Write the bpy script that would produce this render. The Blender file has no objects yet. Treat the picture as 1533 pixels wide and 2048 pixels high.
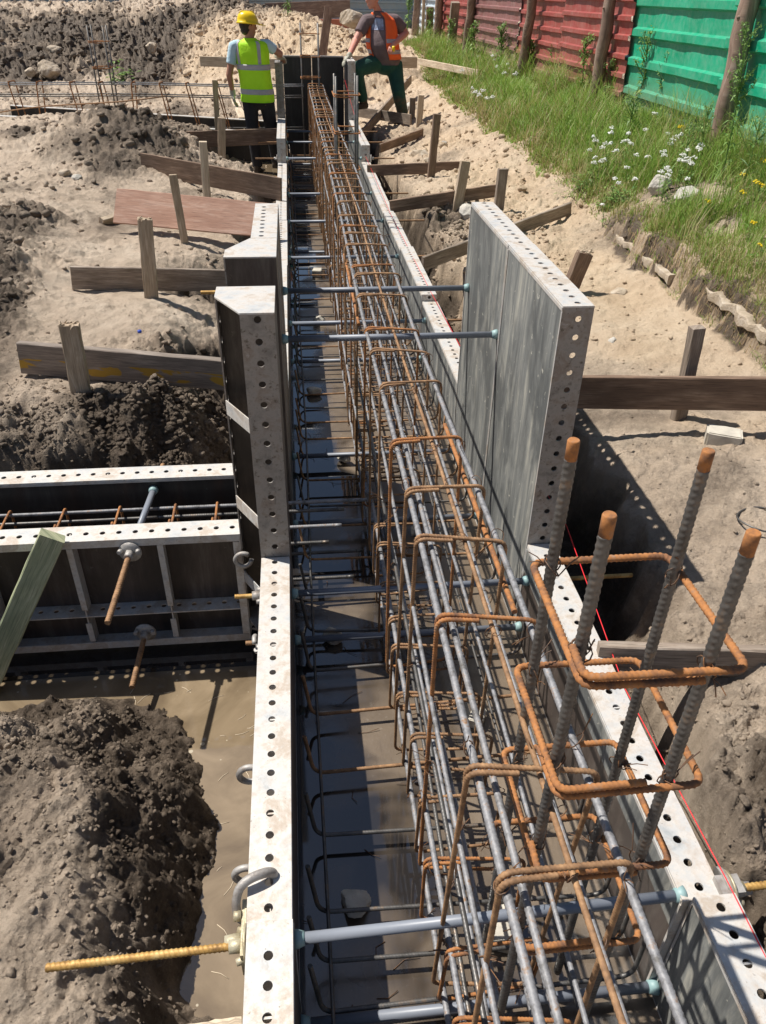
import bpy, math, random
import numpy as np
from mathutils import Vector, Matrix
random.seed(7); rs = np.random.RandomState(5)
sc = bpy.context.scene
COL = sc.collection
PI = math.pi
# ---------------------------------------------------------------- camera
F = 1540.0; ZC = 2.13
PITCH, YAW, ROLL = math.radians(34.1), math.radians(6.65), math.radians(1.16)
fw = Vector((math.sin(YAW)*math.cos(PITCH), math.cos(YAW)*math.cos(PITCH), -math.sin(PITCH)))
r0 = Vector((math.cos(YAW), -math.sin(YAW), 0)); u0 = r0.cross(fw)
rt = r0*math.cos(ROLL)+u0*math.sin(ROLL); up = -r0*math.sin(ROLL)+u0*math.cos(ROLL)
CAM = Vector((0, 0, ZC))
def _ray(px, py): return fw*F+rt*(px-766.5)-up*(py-1024)
def at(px, py, z): d = _ray(px, py); return CAM+d*((z-ZC)/d.z)
def atY(px, py, Y): d = _ray(px, py); return CAM+d*(Y/d.y)
def atX(px, py, X): d = _ray(px, py); return CAM+d*(X/d.x)
cd = bpy.data.cameras.new('camera'); cam = bpy.data.objects.new('camera', cd); COL.objects.link(cam)
cd.sensor_fit = 'VERTICAL'; cd.sensor_height = 24; cd.sensor_width = 18; cd.lens = 24*F/2048
cd.clip_end = 2000; cd.clip_start = .02
cam.matrix_world = Matrix(((rt.x, up.x, -fw.x, 0), (rt.y, up.y, -fw.y, 0), (rt.z, up.z, -fw.z, ZC), (0, 0, 0, 1)))
sc.camera = cam
# ---------------------------------------------------------------- light
w = bpy.data.worlds.new('World'); sc.world = w; w.use_nodes = True
nt = w.node_tree; bg = nt.nodes['Background']; sky = nt.nodes.new('ShaderNodeTexSky')
sky.sky_type = 'NISHITA'; sky.sun_disc = False
S = Vector((-.526, .256, 1)).normalized()
sky.sun_elevation = math.asin(S.z); sky.sun_rotation = math.atan2(S.x, S.y)
nt.links.new(sky.outputs[0], bg.inputs[0]); bg.inputs[1].default_value = .062
sl = bpy.data.lights.new('sun', 'SUN'); sl.energy = 4.9; sl.angle = math.radians(.53); sl.color = (1, .95, .87)
so = bpy.data.objects.new('sun', sl); COL.objects.link(so)
so.rotation_euler = (-S).to_track_quat('-Z', 'Y').to_euler()
sc.view_settings.view_transform = 'Standard'; sc.view_settings.look = 'None'
sc.view_settings.exposure = 0.34; sc.view_settings.gamma = 1
# ---------------------------------------------------------------- helpers
def tag(o, label=None, cat=None, group=None, kind=None):
    if label: o['label'] = label
    if cat: o['category'] = cat
    if group: o['group'] = group
    if kind: o['kind'] = kind
    return o
def thing(name, label, cat, loc, group=None):
    o = bpy.data.objects.new(name, None); COL.objects.link(o); o.location = Vector(loc)
    o.empty_display_size = .05
    return tag(o, label, cat, group)
def orig(o):
    v = Vector((0, 0, 0))
    while o is not None: v += o.location; o = o.parent
    return v
class MB:
    def __init__(s): s.v = []; s.f = []; s.uv = {}; s.sm = []
    def quad(s, a, b, c, d, smooth=False):
        i = len(s.v); s.v += [a, b, c, d]; s.f.append((i, i+1, i+2, i+3)); s.sm.append(smooth)
    def box(s, o, u, v, w, bev=0):
        o, u, v, w = map(Vector, (o, u, v, w)); i = len(s.v)
        for k in range(8): s.v.append(o+u*(k & 1)+v*((k >> 1) & 1)+w*((k >> 2) & 1))
        for q in ((0, 2, 3, 1), (4, 5, 7, 6), (0, 1, 5, 4), (2, 6, 7, 3), (0, 4, 6, 2), (1, 3, 7, 5)):
            s.f.append(tuple(i+k for k in q)); s.sm.append(False)
    def abox(s, x0, x1, y0, y1, z0, z1): s.box((x0, y0, z0), (x1-x0, 0, 0), (0, y1-y0, 0), (0, 0, z1-z0))
    def tube(s, pts, r, n=8, step=None, rib=None, cap=True, uvs=True, flat=1.0, ph=0.0):
        P = [Vector(p) for p in pts]
        rr = r if isinstance(r, (list, tuple)) else [r]*len(P)
        if step:
            Q = [P[0]]; R = [rr[0]]
            for a, b, ra, rb in zip(P[:-1], P[1:], rr[:-1], rr[1:]):
                m = max(1, int(math.ceil((b-a).length/step)))
                for k in range(1, m+1): Q.append(a.lerp(b, k/m)); R.append(ra+(rb-ra)*k/m)
            P, rr = Q, R
        N = len(P)
        if N < 2: return
        t = (P[1]-P[0]).normalized(); ref = Vector((0, 0, 1)) if abs(t.z) < .9 else Vector((0, 1, 0))
        nx = t.cross(ref).normalized(); base = len(s.v); L = 0
        cs = [(math.cos(2*PI*k/n), math.sin(2*PI*k/n)) for k in range(n)]
        for i in range(N):
            if i: L += (P[i]-P[i-1]).length
            tt = (P[min(i+1, N-1)]-P[max(i-1, 0)])
            if tt.length > 1e-9: t = tt.normalized()
            nx = (nx-t*nx.dot(t)).normalized(); ny = t.cross(nx)
            for k in range(n):
                q = rr[i]
                if rib:
                    a = 2*PI*k/n
                    h = math.sin(2*PI*L/rib[0]+ph+2.6*math.cos(a)*(1 if math.sin(a) > 0 else -1))
                    if abs(math.sin(a)) < .12: h = .6
                    q *= 1+rib[1]*max(0, h)
                s.v.append(P[i]+nx*(cs[k][0]*q)+ny*(cs[k][1]*q*flat))
        for i in range(N-1):
            for k in range(n):
                k2 = (k+1) % n
                s.f.append((base+i*n+k, base+i*n+k2, base+(i+1)*n+k2, base+(i+1)*n+k)); s.sm.append(True)
        if cap:
            s.f.append(tuple(base+k for k in range(n))[::-1]); s.sm.append(False)
            s.f.append(tuple(base+(N-1)*n+k for k in range(n))); s.sm.append(False)
    def loft(s, rings, n=16, cap=True, p=2.0, smooth=True):
        # ring = (center, rx, ry, ax(optional x axis), ay)
        base = len(s.v); N = len(rings)
        for c, rx, ry, ax, ay in rings:
            c = Vector(c); ax = Vector(ax); ay = Vector(ay)
            for k in range(n):
                a = 2*PI*k/n; ca, sa = math.cos(a), math.sin(a)
                x = math.copysign(abs(ca)**(2/p), ca); y = math.copysign(abs(sa)**(2/p), sa)
                s.v.append(c+ax*(rx*x)+ay*(ry*y))
        for i in range(N-1):
            for k in range(n):
                k2 = (k+1) % n
                s.f.append((base+i*n+k, base+i*n+k2, base+(i+1)*n+k2, base+(i+1)*n+k)); s.sm.append(smooth)
        if cap:
            s.f.append(tuple(base+k for k in range(n))[::-1]); s.sm.append(smooth)
            s.f.append(tuple(base+(N-1)*n+k for k in range(n))); s.sm.append(smooth)
    def prism(s, poly, ext):
        ext = Vector(ext); i = len(s.v); n = len(poly); poly = [Vector(p) for p in poly]
        s.v += poly+[p+ext for p in poly]
        s.f.append(tuple(range(i, i+n))[::-1]); s.f.append(tuple(range(i+n, i+2*n))); s.sm += [False, False]
        for k in range(n): k2 = (k+1) % n; s.f.append((i+k, i+k2, i+n+k2, i+n+k)); s.sm.append(False)
    def holes(s, o, u, v, wn, Lu, Wv, t, cs, vy, r, rect=False):
        # perforated plate: origin o, unit axes u (length Lu), v (width Wv), wn thickness t, holes at u=cs, v=vy
        o, u, v, wn = map(Vector, (o, u, v, wn)); o2 = o+wn*t
        cs = sorted(c for c in cs if r*1.3 < c < Lu-r*1.3)
        if not cs: s.box(o, u*Lu, v*Wv, wn*t); return
        cuts = [0]+[(a+b)/2 for a, b in zip(cs[:-1], cs[1:])]+[Lu]
        n = 12
        for c, a, b in zip(cs, cuts[:-1], cuts[1:]):
            R = []; C = []
            for k in range(n):
                an = 2*PI*(k+.5)/n; ca, sa = math.cos(an), math.sin(an)
                C.append((c+r*ca, vy+r*sa))
                sx = ((b-c) if ca > 0 else (c-a))/max(abs(ca), 1e-6); sy = ((Wv-vy) if sa > 0 else vy)/max(abs(sa), 1e-6)
                m = min(sx, sy); R.append((c+m*ca, vy+m*sa))
            corners = [(b, Wv), (a, Wv), (a, 0), (b, 0)]
            for side, oo in ((0, o), (1, o2)):
                T = lambda q: oo+u*q[0]+v*q[1]
                for k in range(n):
                    k2 = (k+1) % n; p = [C[k], R[k]]
                    for q in corners:   # insert corner when two neighbours sit on different sides
                        e1, e2 = R[k], R[k2]
                        on = lambda e, q: abs(e[0]-q[0]) < 1e-7 or abs(e[1]-q[1]) < 1e-7
                        if on(e1, q) and on(e2, q) and not (abs(e1[0]-e2[0]) < 1e-7 or abs(e1[1]-e2[1]) < 1e-7): p.append(q)
                    p += [R[k2], C[k2]]
                    i = len(s.v); s.v += [T(x) for x in p]; f = tuple(range(i, i+len(p)))
                    s.f.append(f if side else f[::-1]); s.sm.append(False)
            for k in range(n):
                k2 = (k+1) % n; q = lambda oo, c_: oo+u*c_[0]+v*c_[1]
                s.quad(q(o, C[k]), q(o2, C[k]), q(o2, C[k2]), q(o, C[k2]))
        for a_, b_ in (((0, 0), (Lu, 0)), ((Lu, 0), (Lu, Wv)), ((Lu, Wv), (0, Wv)), ((0, Wv), (0, 0))):
            q = lambda oo, c_: oo+u*c_[0]+v*c_[1]
            s.quad(q(o, a_), q(o, b_), q(o2, b_), q(o2, a_))
    def build(s, name, mat, parent=None, smooth=None):
        me = bpy.data.meshes.new(name)
        off = orig(parent) if parent is not None else Vector((0, 0, 0))
        me.from_pydata([tuple(p-off) if isinstance(p, Vector) else tuple(Vector(p)-off) for p in s.v], [], s.f)
        if smooth is not None: me.polygons.foreach_set('use_smooth', [smooth]*len(s.f))
        else: me.polygons.foreach_set('use_smooth', s.sm)
        me.materials.append(mat); me.update()
        o = bpy.data.objects.new(name, me); COL.objects.link(o)
        if parent is not None: o.parent = parent
        return o
    def solo(s, name, mat, label, cat, loc=None, group=None, kind=None, smooth=None):
        loc = Vector(loc) if loc is not None else sum((Vector(p) for p in s.v), Vector())/len(s.v)
        s.v = [Vector(p)-loc for p in s.v]
        o = s.build(name, mat, None, smooth); o.location = loc
        return tag(o, label, cat, group, kind)
# ---------------------------------------------------------------- materials
def mat(name):
    m = bpy.data.materials.new(name); m.use_nodes = True
    return m, m.node_tree, m.node_tree.nodes['Principled BSDF']
def N(t, ty, **k):
    n = t.nodes.new(ty)
    for a, b in k.items():
        if a in n.inputs: n.inputs[a].default_value = b
        else: setattr(n, a, b)
    return n
def ramp(t, src, stops):
    r = t.nodes.new('ShaderNodeValToRGB'); e = r.color_ramp.elements
    while len(e) < len(stops): e.new(.5)
    for x, (p, c) in zip(e, stops): x.position = p; x.color = (*c, 1) if len(c) == 3 else c
    if src is not None: t.links.new(src, r.inputs[0])
    return r.outputs[0]
def noise(t, vec, scale, detail=6, rough=.6, dist=0):
    n = N(t, 'ShaderNodeTexNoise'); n.inputs['Scale'].default_value = scale; n.inputs['Detail'].default_value = detail
    n.inputs['Roughness'].default_value = rough; n.inputs['Distortion'].default_value = dist
    if vec is not None: t.links.new(vec, n.inputs['Vector'])
    return n.outputs['Fac']
def mapping(t, scale=(1, 1, 1), src='Object', rot=(0, 0, 0)):
    tc = N(t, 'ShaderNodeTexCoord'); mp = N(t, 'ShaderNodeMapping')
    mp.inputs['Scale'].default_value = scale; mp.inputs['Rotation'].default_value = rot
    if src == 'World': g = N(t, 'ShaderNodeNewGeometry'); t.links.new(g.outputs['Position'], mp.inputs[0])
    else: t.links.new(tc.outputs[src], mp.inputs[0])
    return mp.outputs[0]
def mixc(t, fac, a, b, bt='MIX'):
    m = N(t, 'ShaderNodeMix', data_type='RGBA', blend_type=bt)
    for sck, v in ((m.inputs[0], fac), (m.inputs[6], a), (m.inputs[7], b)):
        if hasattr(v, 'links'): t.links.new(v, sck)
        else: sck.default_value = v if not isinstance(v, tuple) else ((*v, 1) if len(v) == 3 else v)
    return m.outputs[2]
def math_(t, op, a, b=0.0, clamp=False):
    m = N(t, 'ShaderNodeMath', operation=op, use_clamp=clamp)
    for sck, v in ((m.inputs[0], a), (m.inputs[1], b)):
        if hasattr(v, 'links'): t.links.new(v, sck)
        else: sck.default_value = v
    return m.outputs[0]
def bump(t, b, h, strength=.4, dist=.01, prev=None):
    n = N(t, 'ShaderNodeBump'); n.inputs['Strength'].default_value = strength; n.inputs['Distance'].default_value = dist
    t.links.new(h, n.inputs['Height'])
    if prev is not None: t.links.new(prev, n.inputs['Normal'])
    if b is not None: t.links.new(n.outputs[0], b.inputs['Normal'])
    return n.outputs[0]
M = {}
def surf(name, stops, scale=6, mapscale=(1, 1, 1), rough=.8, metal=0, bs=.3, bd=.004, bscale=None, src='World', detail=8, nr=.65, spec=.5, dist=0, rough2=None):
    m, t, b = mat(name); v = mapping(t, mapscale, src)
    n1 = noise(t, v, scale, detail, nr, dist); c = ramp(t, n1, stops)
    t.links.new(c, b.inputs['Base Color']); b.inputs['Roughness'].default_value = rough; b.inputs['Metallic'].default_value = metal
    b.inputs['Specular IOR Level'].default_value = spec
    n2 = noise(t, v, bscale or scale*8, 4, .6)
    if rough2 is not None:
        rr = ramp(t, n2, [(.35, (rough,)*3), (.65, (rough2,)*3)]); t.links.new(rr, b.inputs['Roughness'])
    bump(t, b, n2, bs, bd)
    M[name] = m; return m, t, b
# galvanised frames, spattered with dried cement
m, t, b = mat('galv'); v = mapping(t, src='World')
a = noise(t, v, 9, 8, .7, .4); a2 = noise(t, v, 38, 6, .7); a3 = noise(t, v, 140, 3, .6)
c = ramp(t, a, [(.28, (.33, .35, .36)), (.40, (.51, .515, .51)), (.52, (.60, .57, .53)), (.61, (.46, .39, .32)), (.72, (.58, .56, .53))])
c = mixc(t, ramp(t, a2, [(.45, (0, 0, 0)), (.75, (.7, .7, .7))]), c, (.43, .35, .28)); c = mixc(t, ramp(t, a3, [(.66, (0, 0, 0)), (.74, (.7, .7, .7))]), c, (.16, .13, .11))
t.links.new(c, b.inputs['Base Color']); b.inputs['Metallic'].default_value = .15
t.links.new(ramp(t, a2, [(.3, (.38,)*3), (.6, (.7,)*3)]), b.inputs['Roughness'])
n_ = bump(t, b, a2, .25, .002); bump(t, b, a3, .3, .0008, n_); M['galv'] = m
# weathered steel, its darker tone paints shade onto the tall flanges
m, t, b = mat('shaded_steel'); v = mapping(t, src='World')
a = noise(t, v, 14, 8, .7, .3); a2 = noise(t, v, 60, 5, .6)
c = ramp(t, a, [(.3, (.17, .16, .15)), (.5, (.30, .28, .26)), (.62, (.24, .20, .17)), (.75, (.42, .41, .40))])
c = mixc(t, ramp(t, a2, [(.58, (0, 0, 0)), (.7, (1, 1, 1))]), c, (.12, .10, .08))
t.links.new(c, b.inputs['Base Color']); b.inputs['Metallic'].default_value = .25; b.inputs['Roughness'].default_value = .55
bump(t, b, a2, .3, .0015); M['shaded_steel'] = m
# facings
def facing(name, c1, c2, c3, rough=.5):
    m, t, b = mat(name); v = mapping(t, (6, 6, .7), 'World'); v2 = mapping(t, src='World')
    a = noise(t, v, 3.2, 9, .75, .5); a2 = noise(t, v2, 30, 5, .6); a3 = noise(t, mapping(t, (1, 1, .45), 'World'), 4.5, 7, .65, .6)
    c = ramp(t, a, [(.3, c1), (.5, c2), (.68, c3)])
    c = mixc(t, ramp(t, a3, [(.44, (0, 0, 0)), (.58, (.8, .8, .8))]), c, c1)
    c = mixc(t, ramp(t, a2, [(.66, (0, 0, 0)), (.72, (.8, .8, .8))]), c, tuple(x*1.35 for x in c3))
    t.links.new(c, b.inputs['Base Color']); b.inputs['Roughness'].default_value = rough
    bump(t, b, a, .25, .002); M[name] = m
facing('grey_ply', (.085, .09, .09), (.22, .225, .215), (.46, .44, .375), .6)
facing('dark_ply', (.045, .035, .03), (.085, .065, .055), (.14, .12, .10), .45)
facing('black_ply', (.012, .012, .014), (.02, .021, .024), (.05, .05, .05), .35)
# wood
def wood(name, dark, mid, light, axis='x', rough=.85):
    m, t, b = mat(name)
    tc = N(t, 'ShaderNodeTexCoord'); mp = N(t, 'ShaderNodeMapping'); t.links.new(tc.outputs['UV'], mp.inputs[0])
    oi = N(t, 'ShaderNodeObjectInfo'); ad = N(t, 'ShaderNodeVectorMath', operation='ADD')
    cb = N(t, 'ShaderNodeCombineXYZ'); t.links.new(math_(t, 'MULTIPLY', oi.outputs['Random'], 37.0), cb.inputs[0]); t.links.new(math_(t, 'MULTIPLY', oi.outputs['Random'], 3.3), cb.inputs[1])
    t.links.new(tc.outputs['UV'], ad.inputs[0]); t.links.new(cb.outputs[0], ad.inputs[1])
    mp.inputs['Scale'].default_value = (1.5, 16, 16); t.links.new(ad.outputs[0], mp.inputs[0])
    g = noise(t, mp.outputs[0], 2.2, 9, .7, 1.0)
    mp2 = N(t, 'ShaderNodeMapping'); mp2.inputs['Scale'].default_value = (3, 9, 9); t.links.new(ad.outputs[0], mp2.inputs[0])
    p = noise(t, mp2.outputs[0], 1.0, 4, .6)
    mp3 = N(t, 'ShaderNodeMapping'); mp3.inputs['Scale'].default_value = (4, 110, 110); t.links.new(ad.outputs[0], mp3.inputs[0])
    fi = noise(t, mp3.outputs[0], 2, 4, .6)
    dark, mid, light = [tuple(min(.8, x*1.3) for x in q) for q in (dark, mid, light)]
    c = ramp(t, g, [(.3, dark), (.5, mid), (.68, light)]); c = mixc(t, ramp(t, p, [(.35, (.8,)*3), (.6, (0, 0, 0))]), c, dark)
    c = mixc(t, ramp(t, fi, [(.3, (.75,)*3), (.5, (0, 0, 0))]), c, tuple(x*.45 for x in dark))
    t.links.new(c, b.inputs['Base Color']); b.inputs['Roughness'].default_value = rough
    bump(t, b, fi, .5, .003); M[name] = m; return m, t, b, c, ad
wood('old_wood', (.13, .10, .075), (.24, .19, .15), (.36, .31, .26))
wood('brown_wood', (.10, .065, .045), (.19, .125, .085), (.30, .22, .16))
wood('pale_wood', (.34, .26, .18), (.50, .41, .30), (.62, .55, .44))
wood('green_wood', (.17, .20, .12), (.30, .31, .19), (.45, .44, .30))
wood('stake_wood', (.24, .18, .12), (.36, .28, .20), (.48, .41, .32))
wood('post_wood', (.13, .085, .065), (.24, .165, .125), (.36, .28, .23))
wood('red_ply', (.30, .165, .115), (.40, .24, .175), (.48, .34, .27))
m, t, b, c, ad = wood('painted_wood', (.14, .115, .095), (.22, .18, .15), (.33, .28, .24))
mp = N(t, 'ShaderNodeMapping'); mp.inputs['Scale'].default_value = (5, 14, 14); t.links.new(N(t, 'ShaderNodeTexCoord').outputs['UV'], mp.inputs[0])
yp = noise(t, mp.outputs[0], 1.05, 4, .5, .6)
sp = N(t, 'ShaderNodeSeparateXYZ'); t.links.new(N(t, 'ShaderNodeTexCoord').outputs['UV'], sp.inputs[0])
band = math_(t, 'MULTIPLY', math_(t, 'GREATER_THAN', sp.outputs[1], .055), math_(t, 'LESS_THAN', sp.outputs[1], .125))
c2 = mixc(t, math_(t, 'MULTIPLY', ramp(t, yp, [(.50, (0, 0, 0)), (.53, (1, 1, 1))]), band), c, (.42, .25, .035)); t.links.new(c2, b.inputs['Base Color'])
# rebar
def bar(name, stops, rough, metal, sc_=40):
    m, t, b = mat(name); v = mapping(t, src='World'); a = noise(t, v, sc_, 5, .7); a2 = noise(t, v, 7, 3, .6)
    c = ramp(t, a, stops); t.links.new(c, b.inputs['Base Color'])
    b.inputs['Roughness'].default_value = rough; b.inputs['Metallic'].default_value = metal
    bump(t, b, noise(t, v, 300, 2, .5), .4, .0006); M[name] = m; return m, t, b, c, a2
bar('rust_bar', [(.28, (.09, .05, .035)), (.42, (.22, .10, .045)), (.56, (.40, .165, .05)), (.66, (.30, .16, .085)), (.78, (.33, .26, .21))], .85, 0, 30)
bar('brown_bar', [(.3, (.13, .075, .04)), (.5, (.27, .15, .075)), (.7, (.44, .26, .13))], .75, .1)
bar('steel_bar', [(.33, (.10, .095, .09)), (.46, (.20, .20, .21)), (.58, (.28, .28, .29)), (.68, (.24, .14, .075))], .58, .15, 40)
bar('dark_bar', [(.3, (.07, .065, .06)), (.55, (.14, .135, .13)), (.75, (.26, .17, .10))], .45, .5, 22)
bar('yellow_rust', [(.3, (.20, .11, .04)), (.5, (.48, .28, .08)), (.7, (.62, .44, .18))], .6, .25, 30)
surf('wire', [(.4, (.12, .08, .06)), (.6, (.22, .11, .05))], 30, rough=.6, metal=.4)
surf('pvc', [(.35, (.17, .19, .23)), (.65, (.23, .25, .29))], 5, rough=.42, bs=.05)
surf('cone', [(.35, (.22, .35, .36)), (.65, (.30, .43, .43))], 5, rough=.5, bs=.05)
surf('cast_iron', [(.3, (.22, .18, .15)), (.5, (.36, .34, .32)), (.7, (.48, .46, .43))], 25, rough=.55, metal=.3)
surf('brass_nut', [(.3, (.34, .28, .17)), (.6, (.52, .47, .34))], 25, rough=.5, metal=.4)
surf('concrete_piece', [(.3, (.40, .37, .32)), (.6, (.58, .54, .46))], 12, rough=.9, bs=.5)
surf('stone', [(.3, (.33, .31, .28)), (.5, (.48, .45, .40)), (.7, (.62, .58, .5))], 9, rough=.9, bs=.7, bd=.01)
surf('dirty_stone', [(.3, (.30, .24, .17)), (.5, (.44, .36, .27)), (.7, (.56, .50, .42))], 14, rough=.95, bs=.8, bd=.01)
surf('red_line', [(.4, (.75, .02, .03)), (.6, (.75, .02, .03))], 5, rough=.5)
surf('hivis', [(.3, (.42, .86, .0)), (.7, (.52, .96, .02))], 4, rough=.7, bs=.8, bd=.02, bscale=7)
surf('orange_vest', [(.3, (.88, .12, .02)), (.7, (1, .17, .03))], 4, rough=.75, bs=.8, bd=.02, bscale=8)
surf('reflective', [(.4, (.40, .37, .38)), (.6, (.47, .44, .45))], 6, rough=.4)
surf('blue_shirt', [(.3, (.42, .60, .70)), (.7, (.52, .68, .76))], 6, rough=.9, bs=.7, bd=.02, bscale=12)
surf('grey_shirt', [(.3, (.115, .08, .085)), (.7, (.19, .145, .15))], 5, rough=.95, bs=.8, bd=.02, bscale=9)
surf('black_cloth', [(.3, (.012, .012, .016)), (.7, (.028, .028, .034))], 6, rough=.9, bs=.7, bd=.02, bscale=12)
m, t, b = surf('green_cloth', [(.3, (.012, .06, .05)), (.7, (.022, .10, .075))], 6, rough=.9, bs=.9, bd=.02, bscale=9)
v = mapping(t, src='World'); g = N(t, 'ShaderNodeSeparateXYZ'); t.links.new(v, g.inputs[0])
mud = math_(t, 'ADD', math_(t, 'MULTIPLY', math_(t, 'SUBTRACT', 1.0, g.outputs[2]), 1.3), math_(t, 'MULTIPLY', noise(t, v, 7, 5, .7), 1.2))
old = b.inputs['Base Color'].links[0].from_socket
t.links.new(mixc(t, ramp(t, mud, [(.55, (0, 0, 0)), (.8, (.9,)*3)]) if False else ramp(t, math_(t, 'SUBTRACT', mud, .55), [(.3, (0, 0, 0)), (.55, (.85,)*3)]), old, (.14, .10, .065)), b.inputs['Base Color'])
surf('skin', [(.3, (.36, .17, .11)), (.7, (.44, .22, .15))], 8, rough=.55, bs=.1)
surf('pink_skin', [(.3, (.58, .24, .18)), (.7, (.66, .32, .24))], 8, rough=.55, bs=.1)
surf('glove', [(.3, (.34, .33, .26)), (.7, (.50, .48, .40))], 20, rough=.9)
surf('hair', [(.3, (.02, .013, .01)), (.7, (.04, .03, .02))], 60, rough=.7)
surf('helmet', [(.4, (.85, .58, .005)), (.6, (.92, .64, .01))], 5, rough=.32, bs=.03)
surf('boot', [(.3, (.03, .025, .02)), (.7, (.10, .075, .055))], 14, rough=.8)
# soil : base colour from dampness attribute, broken up by noise
m, t, b = mat('soil'); v = mapping(t, src='World')
def attr(nm): a = N(t, 'ShaderNodeAttribute'); a.attribute_name = nm; return a.outputs['Fac']
wet, sand, rg = attr('damp'), attr('sand'), attr('rough')
n1 = noise(t, v, 3.0, 9, .7, .3); n2 = noise(t, v, 24, 8, .75); n3 = noise(t, v, 130, 5, .7); n4 = noise(t, v, 500, 2, .5)
dry = ramp(t, n1, [(.3, (.44, .345, .26)), (.5, (.56, .45, .345)), (.7, (.66, .55, .435))])
sandc = ramp(t, n1, [(.3, (.52, .38, .25)), (.5, (.62, .475, .325)), (.7, (.70, .56, .40))])
damp = ramp(t, n2, [(.3, (.075, .054, .037)), (.5, (.125, .093, .066)), (.7, (.20, .155, .115))])
base = mixc(t, sand, dry, sandc)
base = mixc(t, ramp(t, n3, [(.30, (.4,)*3), (.45, (0, 0, 0))]), base, (.26, .20, .15))
base = mixc(t, ramp(t, n2, [(.66, (0, 0, 0)), (.76, (.5,)*3)]), base, (.62, .56, .48))
n0 = noise(t, v, .9, 4, .55, .6); f = math_(t, 'ADD', wet, math_(t, 'MULTIPLY', math_(t, 'SUBTRACT', n1, .5), .9)); f = math_(t, 'ADD', f, math_(t, 'MULTIPLY', math_(t, 'SUBTRACT', n0, .46), math_(t, 'SUBTRACT', 2.6, math_(t, 'MULTIPLY', sand, 1.9)))); f = math_(t, 'ADD', f, math_(t, 'MULTIPLY', math_(t, 'SUBTRACT', n2, .5), .8))
base = mixc(t, ramp(t, f, [(.25, (0, 0, 0)), (.75, (1, 1, 1))]), base, damp)
t.links.new(base, b.inputs['Base Color']); b.inputs['Specular IOR Level'].default_value = .3
t.links.new(ramp(t, f, [(.4, (.95,)*3), (1.0, (.62,)*3)]), b.inputs['Roughness'])
n5 = noise(t, v, 60, 6, .8); vz = N(t, 'ShaderNodeTexVoronoi', feature='F1'); vz.inputs['Scale'].default_value = 85; t.links.new(v, vz.inputs['Vector'])
base = mixc(t, ramp(t, n4, [(.33, (.3,)*3), (.44, (0, 0, 0))]), base, mixc(t, .5, base, (.05, .04, .03)))
base = mixc(t, ramp(t, n5, [(.58, (0, 0, 0)), (.72, (.35,)*3)]), base, (.66, .58, .48)); t.links.new(base, b.inputs['Base Color'])
h = bump(t, None, n2, .7, .025); h = bump(t, None, n5, .9, .012, h); h = bump(t, None, vz.outputs['Distance'], .5, .006, h); h = bump(t, None, n3, .9, .007, h); bump(t, b, n4, .8, .003, h); M['soil'] = m
m2, t, b = mat('clod'); v = mapping(t, src='World'); n1 = noise(t, v, 1.2, 5, .6); n2 = noise(t, v, 60, 6, .7)
c = mixc(t, n2, ramp(t, n1, [(.4, (.12, .095, .075)), (.6, (.38, .31, .24))]), (.22, .18, .145)); t.links.new(c, b.inputs['Base Color']); b.inputs['Roughness'].default_value = .95
bump(t, b, n2, .8, .006); M['clod'] = m2
# wet screed floor of the trench
m, t, b = mat('screed'); v = mapping(t, src='World')
n1 = noise(t, v, 2.2, 6, .6, .5); n2 = noise(t, v, 45, 6, .7); n3 = noise(t, mapping(t, (1, .15, 1), 'World'), 22, 5, .6)
c = ramp(t, n1, [(.3, (.11, .083, .058)), (.55, (.17, .130, .092)), (.75, (.24, .19, .14))]); c = mixc(t, ramp(t, n2, [(.6, (0, 0, 0)), (.75, (.6,)*3)]), c, (.30, .27, .23))
c = mixc(t, ramp(t, n3, [(.62, (0, 0, 0)), (.7, (.3,)*3)]), c, (.05, .04, .035)); t.links.new(c, b.inputs['Base Color'])
wetm = noise(t, v, 1.6, 4, .55, .2); sx = N(t, 'ShaderNodeSeparateXYZ'); t.links.new(v, sx.inputs[0]); wetm = math_(t, 'ADD', wetm, math_(t, 'MULTIPLY', math_(t, 'SUBTRACT', sx.outputs[0], .25), .34))
t.links.new(ramp(t, wetm, [(.44, (.03,)*3), (.52, (.32,)*3)]), b.inputs['Roughness']); b.inputs['Specular IOR Level'].default_value = 1.0; b.inputs['Coat Roughness'].default_value = .03; t.links.new(ramp(t, wetm, [(.44, (.8,)*3), (.54, (.0,)*3)]), b.inputs['Coat Weight'])
st = N(t, 'ShaderNodeMath', operation='MULTIPLY'); bp = N(t, 'ShaderNodeBump'); bp.inputs['Distance'].default_value = .003
t.links.new(ramp(t, wetm, [(.44, (.02,)*3), (.56, (.5,)*3)]), bp.inputs['Strength']); t.links.new(n2, bp.inputs['Height']); t.links.new(bp.outputs[0], b.inputs['Normal']); wd_ = ramp(t, wetm, [(.42, (1, 1, 1)), (.53, (0, 0, 0))]); c = mixc(t, wd_, c, (.022, .02, .02)); t.links.new(c, b.inputs['Base Color']); M['screed'] = m
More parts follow.
